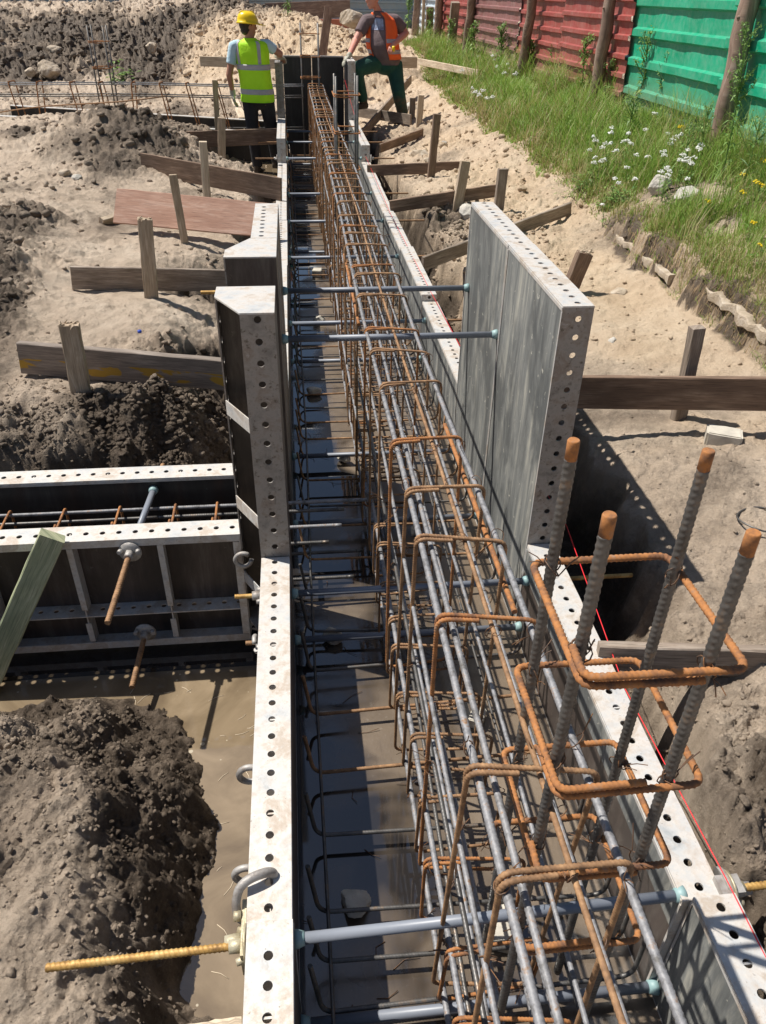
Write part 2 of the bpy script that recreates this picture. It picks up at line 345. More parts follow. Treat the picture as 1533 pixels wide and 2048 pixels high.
# muddy water with scum
m, t, b = mat('muddy_water'); v = mapping(t, src='World')
n1 = noise(t, v, 3.0, 6, .6, 1.2); n2 = noise(t, v, 30, 3, .5)
vo = N(t, 'ShaderNodeTexVoronoi', feature='F1'); vo.inputs['Scale'].default_value = 26; t.links.new(v, vo.inputs['Vector'])
c = ramp(t, n1, [(.3, (.14, .103, .065)), (.5, (.21, .158, .10)), (.7, (.30, .23, .15))])
dots = ramp(t, math_(t, 'ADD', vo.outputs['Distance'], math_(t, 'MULTIPLY', noise(t, v, 5, 2, .5), .9)), [(.43, (.9,)*3), (.47, (0, 0, 0))])
c = mixc(t, dots, c, (.5, .44, .33)); t.links.new(c, b.inputs['Base Color']); b.inputs['Roughness'].default_value = .015; b.inputs['Specular IOR Level'].default_value = 1.0; b.inputs['Coat Weight'].default_value = .6; b.inputs['Coat Roughness'].default_value = .01
bump(t, b, n2, .05, .004); M['muddy_water'] = m
# sheet metal
def sheet(name, c0, c1, dirt):
    m, t, b = mat(name); v = mapping(t, (1, .35, 1), 'World'); v2 = mapping(t, src='World')
    a = noise(t, v, 4, 7, .7, .3); d = noise(t, v2, 14, 7, .7)
    c = ramp(t, a, [(.35, c0), (.65, c1)]); c = mixc(t, ramp(t, d, [(.42, (0, 0, 0)), (.7, (.7,)*3)]), c, dirt); c = mixc(t, ramp(t, noise(t, v2, 45, 6, .7), [(.62, (0, 0, 0)), (.7, (.6,)*3)]), c, (.16, .11, .08))
    s3 = N(t, 'ShaderNodeSeparateXYZ'); t.links.new(v2, s3.inputs[0])
    low = ramp(t, math_(t, 'SUBTRACT', math_(t, 'ADD', s3.outputs[2], math_(t, 'MULTIPLY', d, .6)), 1.0), [(.45, (.75,)*3), (.8, (0, 0, 0))])
    c = mixc(t, low, c, (.26, .22, .17))
    t.links.new(c, b.inputs['Base Color']); b.inputs['Roughness'].default_value = .38; b.inputs['Specular IOR Level'].default_value = .5
    bump(t, b, a, .1, .01); M[name] = m
sheet('green_sheet', (.0, .29, .15), (.01, .37, .205), (.14, .40, .27))
sheet('red_sheet', (.30, .055, .05), (.36, .075, .065), (.36, .19, .16))
sheet('maroon_sheet', (.22, .085, .085), (.27, .11, .105), (.33, .24, .22))
sheet('white_sheet', (.50, .58, .66), (.62, .70, .76), (.45, .48, .5))
sheet('blue_sheet', (.26, .34, .38), (.33, .41, .44), (.36, .36, .34))
def leafm(name, cols, tr=.25):
    m, t, b = mat(name); oi = N(t, 'ShaderNodeAttribute'); oi.attribute_name = 'tint'
    c = ramp(t, oi.outputs['Fac'], cols); t.links.new(c, b.inputs['Base Color']); b.inputs['Roughness'].default_value = .55
    tl = N(t, 'ShaderNodeBsdfTranslucent'); t.links.new(c, tl.inputs[0]); mx = N(t, 'ShaderNodeMixShader'); mx.inputs[0].default_value = tr
    t.links.new(b.outputs[0], mx.inputs[1]); t.links.new(tl.outputs[0], mx.inputs[2]); t.links.new(mx.outputs[0], t.nodes['Material Output'].inputs[0]); M[name] = m
leafm('grass', [(0, (.46, .36, .19)), (.22, (.38, .35, .13)), (.38, (.22, .30, .05)), (.7, (.24, .42, .07)), (1, (.42, .56, .14))], .35)
leafm('leaf', [(0, (.09, .20, .045)), (1, (.30, .44, .12))], .35)
surf('white_flower', [(.3, (.78, .78, .72)), (.7, (.85, .85, .82))], 30, rough=.9)
surf('yellow_flower', [(.3, (.80, .55, .01)), (.7, (.86, .65, .02))], 30, rough=.8)
surf('roots', [(.3, (.20, .13, .07)), (.7, (.42, .30, .17))], 20, rough=.95)
# ---------------------------------------------------------------- numpy noise
def _h(ix, iy, s):
    n = (ix.astype(np.int64)*374761393+iy.astype(np.int64)*668265263+s*1274126177) & 0x7fffffff
    n = ((n ^ (n >> 13))*1274126177) & 0x7fffffff
    n = (n ^ (n >> 16)) & 0xffff
    return n/65535.0
def pn(x, y, s=0):
    ix, iy = np.floor(x), np.floor(y); fx, fy = x-ix, y-iy
    def g(a, b): th = _h(ix+a, iy+b, s)*2*PI; return np.cos(th)*(fx-a)+np.sin(th)*(fy-b)
    ux, uy = fx*fx*fx*(fx*(fx*6-15)+10), fy*fy*fy*(fy*(fy*6-15)+10)
    a = g(0, 0)*(1-ux)+g(1, 0)*ux; b = g(0, 1)*(1-ux)+g(1, 1)*ux
    return (a*(1-uy)+b*uy)*1.5
def fbm(x, y, o=5, s=0, g=.5):
    r = 0; a = 1
    for k in range(o): r = r+a*pn(x, y, s+k); x, y = x*2.03+3.1, y*2.03+1.7; a *= g
    return r
def worley(x, y, s=0):
    ix, iy = np.floor(x), np.floor(y); d1 = np.full(x.shape, 9.0); hh = np.zeros(x.shape)
    for a in (-1, 0, 1):
        for b in (-1, 0, 1):
            cx, cy = ix+a, iy+b; px, py = cx+_h(cx, cy, s), cy+_h(cx, cy, s+11)
            d = (px-x)**2+(py-y)**2; m_ = d < d1; d1 = np.where(m_, d, d1); hh = np.where(m_, _h(cx, cy, s+23), hh)
    return np.sqrt(d1), hh
# ---------------------------------------------------------------- terrain
TX0, TX1 = -.075, .805
WATER = -.17
CP = []   # X,Y,z,damp,rough,sand
def cp(px, py, z, dmp, rg, sd=0.0):
    if py > 1380 and px < 450 and z > 0: z = z*.62; dmp = .24+dmp*.5
    p = at(px, py, z); CP.append((p.x, p.y, z, dmp, rg, sd))
def cy(px, py, Y, dmp, rg, sd=0.0): p = atY(px, py, Y); CP.append((p.x, p.y, p.z, dmp, rg, sd))
def cw(x, y, z, dmp, rg, sd=0.0): CP.append((x, y, z, dmp, rg, sd))
for a in [(0, 2048, .31, .0, .3), (150, 2048, .30, .05, .4), (240, 2048, .24, .3, .6), (300, 2040, .0, .8, .7), (0, 1850, .33, .0, .25), (150, 1800, .34, .05, .35), (215, 1850, .27, .35, .6), (270, 1850, .08, .9, .9), (350, 1900, -.10, .9, .7),
          (0, 1650, .33, .0, .4), (130, 1600, .35, .0, .5), (190, 1640, .33, .3, .7), (245, 1640, .14, 1.2, 1), (200, 1750, .31, .3, .5), (260, 1750, .12, 1.2, .9), (330, 1760, .02, .7, .8), (320, 1650, .05, .6, .9), (300, 1560, .0, .8, .9), (370, 1600, -.11, .85, .9), (400, 1700, -.12, .9, .8),
          (365, 1800, -.12, .9, .8), (385, 1500, -.19, .9, .6), (350, 1440, -.19, .8, .5), (0, 1500, .22, .5, 1), (0, 1450, -.06, .9, .6), (100, 1445, -.04, .9, .7), (185, 1400, .13, .9, .7), (180, 1490, .16, 1.2, 1),
          (120, 1540, .33, .15, .7), (250, 1480, -.08, .9, .7), (290, 1420, -.20, .8, .3), (0, 1415, -.24, .9, .2), (90, 1400, -.25, .9, .2), (250, 1380, -.24, .9, .2), (60, 1350, -.26, .9, .2), (470, 1400, -.26, .9, .2), (440, 1500, -.25, .9, .2), (450, 1600, -.25, .9, .3), (455, 1700, -.25, .9, .3), (435, 1800, -.25, .9, .3), (415, 1900, -.25, .9, .3), (480, 1600, -.26, .9, .2), (470, 1800, -.26, .9, .2),
          (450, 2000, -.26, .9, .2), (370, 1980, -.23, .9, .3), (380, 2048, -.2, .9, .3),
          (50, 900, .25, .65, 1.1), (200, 900, .28, .75, 1.1), (340, 900, .25, .9, 1), (430, 880, .0, 1, .8), (0, 830, .5, .15, .6), (150, 820, .53, .0, .5), (280, 790, .52, .6, .9), (350, 820, .42, .9, 1), (405, 800, .05, 1, .9),
          (50, 780, .5, 0, .2), (100, 620, .48, 0, .15), (200, 650, .46, 0, .12), (330, 640, .45, 0, .2), (370, 700, .40, .6, .8), (415, 640, .1, 1, 1), (250, 520, .46, 0, .1), (390, 520, .43, .1, .3), (0, 600, .55, .6, 1),
          (0, 500, .6, .6, 1), (45, 550, .55, .5, 1), (60, 430, .6, .5, .9), (100, 560, .49, .0, .1), (120, 430, .53, 0, .2), (150, 480, .5, 0, .2), (200, 420, .5, 0, .2), (100, 360, .55, .1, .4), (430, 440, .4, 0, .2), (300, 380, .5, 0, .15), (500, 390, .35, .3, .3),
          (240, 215, 1.0, .5, .7), (150, 250, .85, .35, .6), (350, 280, .72, .7, .9), (300, 240, .85, .7, .8), (60, 240, .72, .05, .4), (0, 240, .62, .1, .3), (250, 330, .6, .6, .6), (400, 330, .45, .4, .5), (0, 340, .52, .05, .3), (460, 310, .42, .4, .4),
          (1260, 1230, .33, .8, .6), (1400, 1180, .40, .3, .3), (1500, 1150, .42, .2, .25), (1350, 1000, .44, 0, .18), (1250, 950, .42, .1, .25), (1480, 950, .46, 0, .3), (1200, 830, .42, 0, .2), (1400, 850, .47, 0, .25, .5),
          (1500, 850, .5, 0, .3, .5), (1300, 700, .48, 0, .2, .8), (1450, 720, .52, 0, .2, .6), (1250, 600, .50, 0, .2, .9), (1380, 640, .55, 0, .2, .8), (1480, 690, .6, .1, .3, .6),
          (1450, 1400, .36, .55, .9), (1533, 1450, .4, .5, .9), (1400, 1600, .37, .45, .9), (1500, 1600, .4, .35, .9), (1500, 1750, .38, .35, .8), (1533, 1330, .42, .4, .6), (1533, 1900, .38, .4, .8),
          (950, 480, .42, .45, .6, .3), (890, 450, .33, .8, 1), (1050, 500, .5, .1, .3, .8), (1150, 520, .52, 0, .3, 1), (1100, 440, .53, .1, .4, 1), (1000, 400, .55, .05, .5, 1), (860, 380, .42, .3, .4, .5), (950, 350, .55, 0, .45, 1),
          (830, 330, .42, .25, .4, .5), (900, 290, .52, 0, .6, 1), (1050, 370, .57, 0, .6, 1), (1150, 430, .58, 0, .5, 1), (980, 268, .66, .1, .5, .9), (900, 215, .66, .1, .6, 1), (1080, 345, .64, .1, .5, .8), (850, 165, .76, .1, .5, 1),
          (850, 235, .52, 0, .5, 1), (800, 280, .44, .2, .4, .6), (755, 300, .33, .5, .5, .3), (770, 240, .45, .1, .4, .7), (740, 205, .5, .1, .4, .8),
          ]: cp(*a)
for y in (5.8, 7, 8.5, 10.5, 13, 16, 19): cw(2.5, y, .74, .2, .3, .6); cw(2.9, y, .94, .4, .2, .3)
for a in [(0, 178, 17.2, .2, .4), (200, 178, 17.2, .1, .4), (400, 180, 17.2, .0, .4, .6), (0, 150, 18, .85, 1.1), (150, 150, 18, .9, 1.1), (300, 150, 18, 1.0, 1.3), (420, 140, 18, .1, .8, .9), (0, 100, 19.2, .75, 1.1), (150, 100, 19.2, .9, 1.3),
          (300, 90, 19.4, 1.05, 1.4), (430, 80, 19.4, .0, .9, .9), (0, 50, 20.5, .3, 1), (200, 50, 20.5, .7, 1), (350, 50, 20.5, 1.0, 1.3), (100, 14, 22, .1, .8), (300, 10, 22, .1, .8), (470, 10, 22, .7, 1.2), (540, 30, 20, .3, 1, .6),
          (600, 42, 18.5, .0, .8, 1), (580, 80, 17.3, 0, .8, 1), (680, 75, 17.6, 0, .8, 1), (640, 105, 16.4, 0, .6, 1), (820, 100, 18, .1, .5, 1), (500, 90, 17.8, 0, .9, 1), (720, 110, 16, 0, .6, 1)]: cy(*a)
for x, y, z in [(-6, 15, .5), (-4, 14.6, .45), (-2, 14.5, .4), (-.8, 14.5, .4), (1.5, 14.5, .5), (-3, 1, .4), (-3, 3, .5), (-4, 5, .55), (-5, 8, .6), (-6, 11, .6), (-9, 15, .6), (-9, 21, 1.6), (-9, 24, 1.6), (-5, 25, 1.6), (0, 24, 1.3), (3, 22, 1.1), (-3, 0, .3),
                (2.5, 1, .42), (2.2, 2, .45), (3.4, 1, .6), (1.8, .3, .4)]: cw(x, y, z, .2, .5)
for y in (.3, 2, 3.2, 5, 7, 10, 14, 20): cw(3.4, y, 1.14, .4, .15); cw(6, y, 1.14, .4, .15)
for y in (2.4, 3.4, 1.2): cw(2.8, y, .9 if y > 2 else .7, .3, .3)
for a in [(60, 752, .40, .1, .06), (170, 758, .40, .1, .06), (280, 768, .38, .3, .1), (380, 778, .34, .6, .3), (160, 584, .42, .1, .06), (300, 588, .42, .1, .06), (400, 590, .38, .4, .2), (250, 455, .47, .1, .06), (400, 468, .43, .1, .06), (1180, 820, .41, .1, .08), (1300, 825, .44, 0, .08), (1420, 828, .46, 0, .08), (1530, 830, .47, 0, .08), (1300, 1360, .34, .5, .3), (1450, 1365, .36, .5, .3)]: cp(*a)
CPA = np.array([c_ if len(c_) == 6 else c_+(0.0,) for c_ in CP])
_P = CPA[:, :2]*[1.0, .8]
_D = np.sqrt(((_P[:, None]-_P[None])**2).sum(-1)); _W = np.linalg.solve(_D+np.eye(len(_P))*1e-3*0-np.eye(len(_P))*.02, CPA[:, 2]-CPA[:, 2].mean())
def sst(a, b, x): t_ = np.clip((x-a)/(b-a), 0, 1); return t_*t_*(3-2*t_)
def terrain(x, y):
    x = np.asarray(x, float).ravel(); y = np.asarray(y, float).ravel()
    z = np.full(x.shape, CPA[:, 2].mean()); num = np.zeros((3, x.size)); den = np.zeros(x.size)
    jx = x+.03*fbm(x*4, y*4, 4, 50, .6); jy = y+.04*fbm(x*4+9, y*4, 4, 60, .6)
    for i in range(len(_P)):
        d2 = (jx*1.0-_P[i, 0])**2+(jy*.8-_P[i, 1])**2; z += _W[i]*np.sqrt(d2)
        k = 1/(d2+.002)**1.5; den += k; num += k*CPA[i, 3:6][:, None]
    at_ = num/den; dmp, rg, sd = at_
    sc_ = np.clip(y/9, .35, 1.6)
    z0_ = z.copy(); CPZ = lambda a, b: z0_
    # clods, crumbs and swells
    w1, h1 = worley(x*5.2+fbm(x*7, y*7, 2, 5)*.5, y*5.2, 3); w2, h2 = worley(x*15+1.3, y*15, 9); w3, h3 = worley(x*42, y*42, 19)
    z += rg*((1-np.minimum(w1, 1))**2*.14*(h1-.15))
    z += rg*np.maximum(0, .75-w2)*.055*(h2 > .35)*(.4+h2)
    z += (rg*.8)*np.maximum(0, .6-w3)*.022*(h3 > .45)
    z += rg*.06*(np.abs(fbm(x*2.3, y*2.3, 7, 21, .62))*1.3-.3)+.016*fbm(x*1.7, y*1.7, 4, 31)+(.06+rg)*.010*(np.abs(fbm(x*16, y*16, 4, 41, .65))-.3)+rg*.05*fbm(x*5, y*5, 5, 44, .6)*np.abs(fbm(x*1.5, y*1.5, 2, 46))
    far = sst(14, 17, y)
    wf, hf = worley(x*2.6, y*2.6, 77); z += far*rg*np.maximum(0, .8-wf)*.11*(hf-.2); w5, h5 = worley(x*6, y*4.2, 78); z += far*rg*np.maximum(0, .75-w5)*.08*(h5 > .4)
    # soil bank cut under the grass edge (right)
    ramp_ = fbm(y*1.2, y*0+3, 3, 90)*.08
    eb = 2.40+.06*fbm(y*2.2, y*0+2, 4, 92)+.03*fbm(x*8, y*8, 4, 93)
    gl = .455+np.clip(x-1.3, 0, 2)*.05+.05*sst(eb-.35, eb-.05, x)+(z-CPZ(x, y))*.8; gh = .775+(x-2.4)*.37+.03*fbm(x*3, y*3, 3, 94)+(z-CPZ(x, y))*.5
    zb = gl*(1-sst(eb-.06, eb+.03, x))+gh*sst(eb-.06, eb+.03, x); wb = (1-sst(5.4, 6.4, y))*sst(1.4, 1.9, x)
    z = z*(1-wb)+zb*wb; dmp = np.maximum(dmp, wb*.75*sst(eb-.12, eb-.03, x)*(1-sst(eb+.05, eb+.3, x))*(.4+.6*(fbm(x*3, y*3, 3, 95) > 0)))
    # excavation beside the trench walls
    nz = fbm(x*2.5, y*2.5, 4, 61)*.09
    er = np.interp(y, [0, 1.25, 1.65, 3, 4], [1.0, 1.02, 1.27, 1.29, 1.22])+.08*fbm(y*.9, y*0+7, 3, 71)+nz
    g1 = sst(er-.09, er+.03, x)
    pit = -.12+.04*fbm(x*7, y*7, 4, 13)+.10*sst(1.0, 1.25, x)
    R = (x > .3) & (y < 12.6)
    z = np.where(R, pit*(1-g1)+z*g1, z); dmp = np.where(R, np.maximum(dmp, (1-g1)*.95), dmp)
    el = -.44-.07*fbm(y*.9, y*0+17, 3, 72)-nz
    g2 = sst(-el-.10, -el+.06, -x)
    L = (x <= .3) & (y > 2.9) & (y < 12.9)
    pl = -.08+.03*fbm(x*9, y*9, 3, 14)
    z = np.where(L, pl*(1-g2)+z*g2, z); dmp = np.where(L, np.maximum(dmp, (1-g2)*1.0), dmp)
    # pit where the man in yellow stands and cross trench
    g3 = sst(.0, .25, np.maximum(np.abs(y-11.2)-.95, np.maximum(-.9-x, 0)-.0)+nz*.6); Lw = (x < .1) & (y > 9.9) & (y < 12.4)
    z = np.where(Lw, np.minimum(z, .04*(1-g3)+z*g3), z)
    g4 = sst(.38, .60, np.abs(y-12.95)+nz); L4 = (x < .1) & (y > 12.0) & (y < 14.2)
    z = np.where(L4, np.minimum(z, .0*(1-g4)+z*g4), z)
    # behind the far form of the near cross beam
    g5 = sst(3.0, 3.16, y+nz*.6); L5 = (x <= -.1) & (y > 2.3) & (y < 3.6)
    z = np.where(L5, -.2*(1-g5)+z*g5, z)
    g6 = sst(2.12, 2.30, y); L6 = (x <= -.1) & (y <= 2.4) & (y > 1.7); z = np.where(L6, np.minimum(z, z*(1-g6)-.3*g6), z)
    inside = ((x > -.15) & (x < .88) & (y < 13.0)) | ((x < 0) & (y > 2.36) & (y < 2.95)); z = np.where(inside, -.34, z)
    low = (x <= -.15) & (y < 2.4); dmp = np.where(low, np.maximum(dmp, sst(.12, -.12, z)*.9), dmp)
    return z, np.clip(dmp, 0, 1), rg, sd
nu, nv = 1000, 1250
v_ = np.linspace(0, 1, nv); Yv = .25*(27/.25)**v_ ; Yv = .62*Yv+.38*(.25+26.75*v_**2.2)
s_ = np.linspace(-1, 1, nu); s_ = .5*s_+.5*np.sign(s_)*np.abs(s_)**1.4
YY, SS = np.meshgrid(Yv, s_, indexing='ij'); XX = .35+SS*(2.15+.36*YY)
zz, dd, rr_, ss_ = terrain(XX, YY)
me = bpy.data.meshes.new('ground'); co = np.stack([XX.ravel(), YY.ravel(), zz], 1)
jit = np.stack([fbm(XX.ravel()*9, YY.ravel()*9, 3, 101), fbm(XX.ravel()*9, YY.ravel()*9, 3, 111)], 1); co[:, :2] += jit*(.012*rr_*np.clip(YY.ravel()/4, .6, 2))[:, None]
idx = np.arange(nu*nv).reshape(nv, nu); q = np.stack([idx[:-1, :-1], idx[:-1, 1:], idx[1:, 1:], idx[1:, :-1]], -1).reshape(-1, 4)
keep = (zz.reshape(nv, nu)[:-1, :-1].ravel() > -.335) | True
me.vertices.add(len(co)); me.vertices.foreach_set('co', co.ravel().astype(np.float32)); me.loops.add(q.size); me.loops.foreach_set('vertex_index', q.ravel().astype(np.int32))
me.polygons.add(len(q)); me.polygons.foreach_set('loop_start', np.arange(0, q.size, 4, dtype=np.int32)); me.polygons.foreach_set('loop_total', np.full(len(q), 4, dtype=np.int32)); me.update(calc_edges=True)
me.polygons.foreach_set('use_smooth', np.ones(len(q), bool))
for nm, ar in (('damp', dd), ('sand', ss_), ('rough', rr_)):
    a_ = me.attributes.new(nm, 'FLOAT', 'POINT'); a_.data.foreach_set('value', ar.astype(np.float32))
me.materials.append(M['soil']); go = bpy.data.objects.new('ground', me); COL.objects.link(go); tag(go, kind='structure', label='dug up sandy soil around the trench')
b_ = MB(); b_.quad((-400, -200, -.6), (400, -200, -.6), (400, 400, -.6), (-400, 400, -.6)); b_.solo('distant_ground', M['soil'], 'flat ground under and beyond the site', None, (0, 0, -.6), kind='structure')
def gz(x, y): return float(terrain([x], [y])[0][0])
def hit(px, py, h=0.0, z0=.8):
    # where the sight line meets the soil (plus h), walking outwards from above
    lo_, prev = None, None
    zs = np.linspace(1.75, -.3, 120); P_ = [at(px, py, z) for z in zs if z < ZC-.05]; P_ = [p for p in P_ if 0 < p.y < 30]
    g = terrain([p.x for p in P_], [p.y for p in P_])[0]+h
    for p, q in zip(P_, g):
        if p.z <= q: return Vector(p)
    return Vector(P_[-1])
b_ = MB(); b_.abox(-.15, .88, -.6, 13.0, -.2, 0.0); o = b_.solo('trench_floor', M['screed'], 'wet concrete floor of the trench', None, (.3, 6, 0), kind='structure')
b_ = MB(); b_.abox(-5, -.152, 2.30, 3.02, -.3, -.145); b_.solo('cross_trench_floor', M['screed'], 'wet concrete strip under the cross beam forms', None, (-2, 2.6, -.2), kind='structure')
b_ = MB(); b_.quad((-3.2, -.4, WATER), (-.16, -.4, WATER), (-.16, 2.3, WATER), (-3.2, 2.3, WATER)); b_.solo('muddy_water', M['muddy_water'], 'brown muddy water in the pit', None, (-1, 1.5, WATER), kind='structure')
b_ = MB(); b_.quad((-1.2, 10.3, .05), (-.18, 10.3, .05), (-.18, 12.2, .05), (-1.2, 12.2, .05)); b_.solo('puddle_water', M['muddy_water'], 'shallow water around the man in yellow', None, (-.6, 11, .05), kind='structure')
# ---------------------------------------------------------------- wood pieces
def beam(name, A, B, h, th, mt, label, cat, group=None, dn=(0, 0, -1), nseg=10, rough_end=0.0, wob=.002, parent=None, taper=1.0):
    """a board from A to B (middle of its top edge), h deep along dn, th thick"""
    A, B = Vector(A), Vector(B); dn = Vector(dn).normalized(); ax = (B-A); L = ax.length; ax.normalize()
    dn = (dn-ax*dn.dot(ax)).normalized(); sd = ax.cross(dn).normalized()
    be = min(.004, th*.2); sec = [(be, -th/2), (h-be, -th/2), (h, -th/2+be), (h, th/2-be), (h-be, th/2), (be, th/2), (0, th/2-be), (0, -th/2+be)]
    V_ = []; UV = []; Fc = []
    for i in range(nseg+1):
        s = i/nseg; p = A.lerp(B, s); k = 1-(1-taper)*s
        ex = 0
        for j, (a, c) in enumerate(sec):
            j1 = random.uniform(-wob, wob); j2 = random.uniform(-wob, wob)*.5; e = random.uniform(-rough_end, rough_end) if i in (0, nseg) else 0
            V_.append(p+dn*((a-h/2)*k+h/2+j1)+sd*(c*k+j2)+ax*e); UV.append((s*L, a+c))
    for i in range(nseg):
        for k in range(8): k2 = (k+1) % 8; Fc.append((i*8+k, i*8+k2, (i+1)*8+k2, (i+1)*8+k))
    Fc += [tuple(range(8))[::-1], tuple(nseg*8+k for k in range(8))]
    me = bpy.data.meshes.new(name); loc = A.lerp(B, .5) if parent is None else orig(parent)
    me.from_pydata([tuple(p-loc) for p in V_], [], Fc); ul = me.uv_layers.new(name='UVMap')
    for lp in me.loops: ul.data[lp.index].uv = UV[lp.vertex_index]
    me.materials.append(mt); me.update(); o = bpy.data.objects.new(name, me); COL.objects.link(o)
    if parent is None: o.location = loc; tag(o, label, cat, group)
    else: o.parent = parent
    return o
def plank(TL, BL, zL, BR, zR, mt, label, ext=0, th=.027, group='boards bracing the forms', name='timber_plank', eL=0, **k):
    a = at(*BL, zL); c = at(*BR, zR); h = atY(*TL, a.y).z-zL; d = (c-a).normalized(); a = a-d*eL; c = c+d*ext
    return beam(name, a+Vector((0, 0, h)), c+Vector((0, 0, h)), h, th, M[mt], label, 'board', group, rough_end=.004, **k)
def stake(bot, zb, top, wpx, mt, label, dep=.25, dY=0.0, split=False, name='wooden_stake', tf=.6):
    a = hit(*bot) if bot[0] > 700 else at(*bot, zb); c = atY(*top, a.y+dY); dist = (a-CAM).dot(fw); wd = wpx/F*dist; d = (c-a).normalized()
    o = beam(name, c-Vector((0, 0, 0)), a-d*dep, wd, wd*tf, M[mt], label, 'stake', 'stakes holding the boards', dn=(1, .08, 0), nseg=8, rough_end=.006 if split else .003)
    o.location += Vector((-wd/2, 0, 0))
    if split:
        mb = MB()
        for i in range(16):
            p = c+Vector((random.uniform(-.5, .5)*wd, random.uniform(-.4, .4)*wd*tf, -.004)); e = Vector((random.uniform(-1, 1), random.uniform(-1, 1), random.uniform(-.2, .8))).normalized()*random.uniform(.012, .03)
            mb.tube([p, p+e*.6, p+e+Vector((0, 0, -.008))], [.006, .005, .001], n=4)
        ch = mb.build('splintered_head', M['stake_wood'], o)
    return o
# left boards
plank((52, 683), (52, 745), .44, (450, 778), .36, 'painted_wood', 'thick old board with patches of yellow paint behind a leaning stake', ext=.26, th=.045)
plank((143, 532), (150, 578), .45, (455, 583), .37, 'old_wood', 'cracked grey board with wet dark upper edge, held by a battered square stake', ext=.34)
plank((253, 377), (247, 450), .50, (505, 475), .43, 'red_ply', 'wide reddish plywood sheet leaning on its stake on the sand', ext=.20, th=.018, dn=(0, -.75, -1))
plank((288, 305), (288, 348), .52, (560, 400), .44, 'brown_wood', 'long brown board sloping down to the form in front of the dirt mound', ext=.03)
plank((360, 263), (370, 296), .48, (555, 288), .46, 'brown_wood', 'muddy brown board just below the man in the yellow vest', ext=.02)
stake((166, 800), .42, (138, 648), 36, 'stake_wood', 'leaning stake with frayed top beside the yellow-stained board', split=True)
stake((303, 592), .45, (290, 437), 27, 'stake_wood', 'square stake with frayed top in front of the cracked grey board', split=True)
stake((368, 475), .48, (346, 350), 15, 'stake_wood', 'thin leaning stake in front of the reddish plywood sheet')
stake((414, 387), .50, (406, 283), 15, 'pale_wood', 'slim stake in front of the long brown board below the dirt mound')
stake((444, 312), .46, (444, 235), 15, 'stake_wood', 'short stake in front of the muddy board below the yellow vest')
stake((436, 262), .5, (430, 160), 10, 'stake_wood', 'tall thin stake left of the man in the yellow vest')
def loose(p1, z1, p2, z2, w_, th, mt, label, cat='board', name='wood_offcut'):
    a, c = at(*p1, z1), at(*p2, z2)
    return beam(name, a+Vector((0, 0, .01)), c+Vector((0, 0, .01)), w_, th, M[mt], label, cat, None, dn=(0.1, .6, -.45), nseg=6, rough_end=.008)
loose((190, 352), .54, (303, 347), .53, .09, .05, 'pale_wood', 'pale pointed board lying loose on the sand below the mound')
loose((205, 440), .53, (247, 428), .53, .10, .04, 'pale_wood', 'short pale wood offcut left of the reddish plywood sheet')
# right boards
plank((1155, 752), (1150, 815), .56, (1533, 820), .61, 'brown_wood', 'reddish brown board beside the tall grey form, running out of the frame', ext=.5, eL=.38, th=.03)
plank((1200, 1288), (1200, 1340), .36, (1533, 1350), .38, 'old_wood', 'weathered board with a torn top edge behind the four upright bars', ext=.3, eL=.02, th=.03)
plank((830, 512), (850, 540), .42, (1138, 430), .58, 'old_wood', 'long grey board passing behind the tall grey form up the sand slope', ext=0, eL=.03)
plank((775, 400), (785, 425), .42, (1000, 392), .56, 'brown_wood', 'two-toned brown board held by two stakes right of the trench', ext=0, eL=.03, th=.035)
plank((735, 330), (738, 352), .40, (918, 345), .50, 'brown_wood', 'brown board lying level right of the far trench with a thin stake', ext=0, eL=.02)
plank((748, 288), (760, 306), .42, (845, 274), .50, 'brown_wood', 'split brown board just below the orange vest man\'s standing foot', ext=0)
plank((700, 212), (705, 232), .50, (822, 250), .52, 'old_wood', 'board the orange vest man has stepped over, sloping to the right', ext=0)
beam('timber_plank', at(722, 262, .5), atY(822, 150, 14.6), .13, .03, M['old_wood'], 'diagonal board leaning behind the legs of the orange vest man', 'board', 'boards bracing the forms')
stake((1366, 848), .46, (1406, 664), 26, 'old_wood', 'leaning square stake behind the reddish brown board', tf=.8).location.y += .05
stake((1135, 590), .46, (1172, 503), 30, 'brown_wood', 'broken stake with frayed bark top on the sand right of the tall form', split=True)
stake((997, 425), .55, (1007, 338), 19, 'old_wood', 'dark square stake at the outer end of the two-toned board')
stake((913, 425), .50, (932, 321), 19, 'stake_wood', 'leaning brown stake in the middle of the two-toned board')
stake((862, 357), .48, (875, 228), 14, 'brown_wood', 'thin tall stake behind the level brown board')
stake((838, 252), .6, (843, 190), 12, 'pale_wood', 'pale stake right of the orange vest man\'s boot')
stake((824, 240), .6, (826, 196), 11, 'old_wood', 'grey stake directly behind the orange vest man\'s calf')
beam('timber_plank', atY(400, 112, 14.2), atY(565, 118, 14.2), .14, .04, M['pale_wood'], 'pale board laid across behind the man in the yellow vest', 'board')
beam('timber_plank', atY(700, 111, 14.4), atY(835, 114, 14.4), .16, .04, M['pale_wood'], 'pale board behind the orange vest man at hip height', 'board')
beam('timber_plank', at(815, 112, 1.15), at(960, 140, 1.13), .10, .05, M['pale_wood'], 'long pale pole lying in the grass toward the red fence', 'board')
beam('timber_plank', at(467, 192, .6), at(486, 235, .5), .03, .12, M['pale_wood'], 'short pale board leaning by the yellow vest man\'s knee', 'board')
beam('timber_plank', at(-60, 1385, -.15), at(80, 1062, .50), .09, .055, M['green_wood'], 'greenish square timber leaning on the cross beam form', 'board', dn=(.96, .1, -.25))
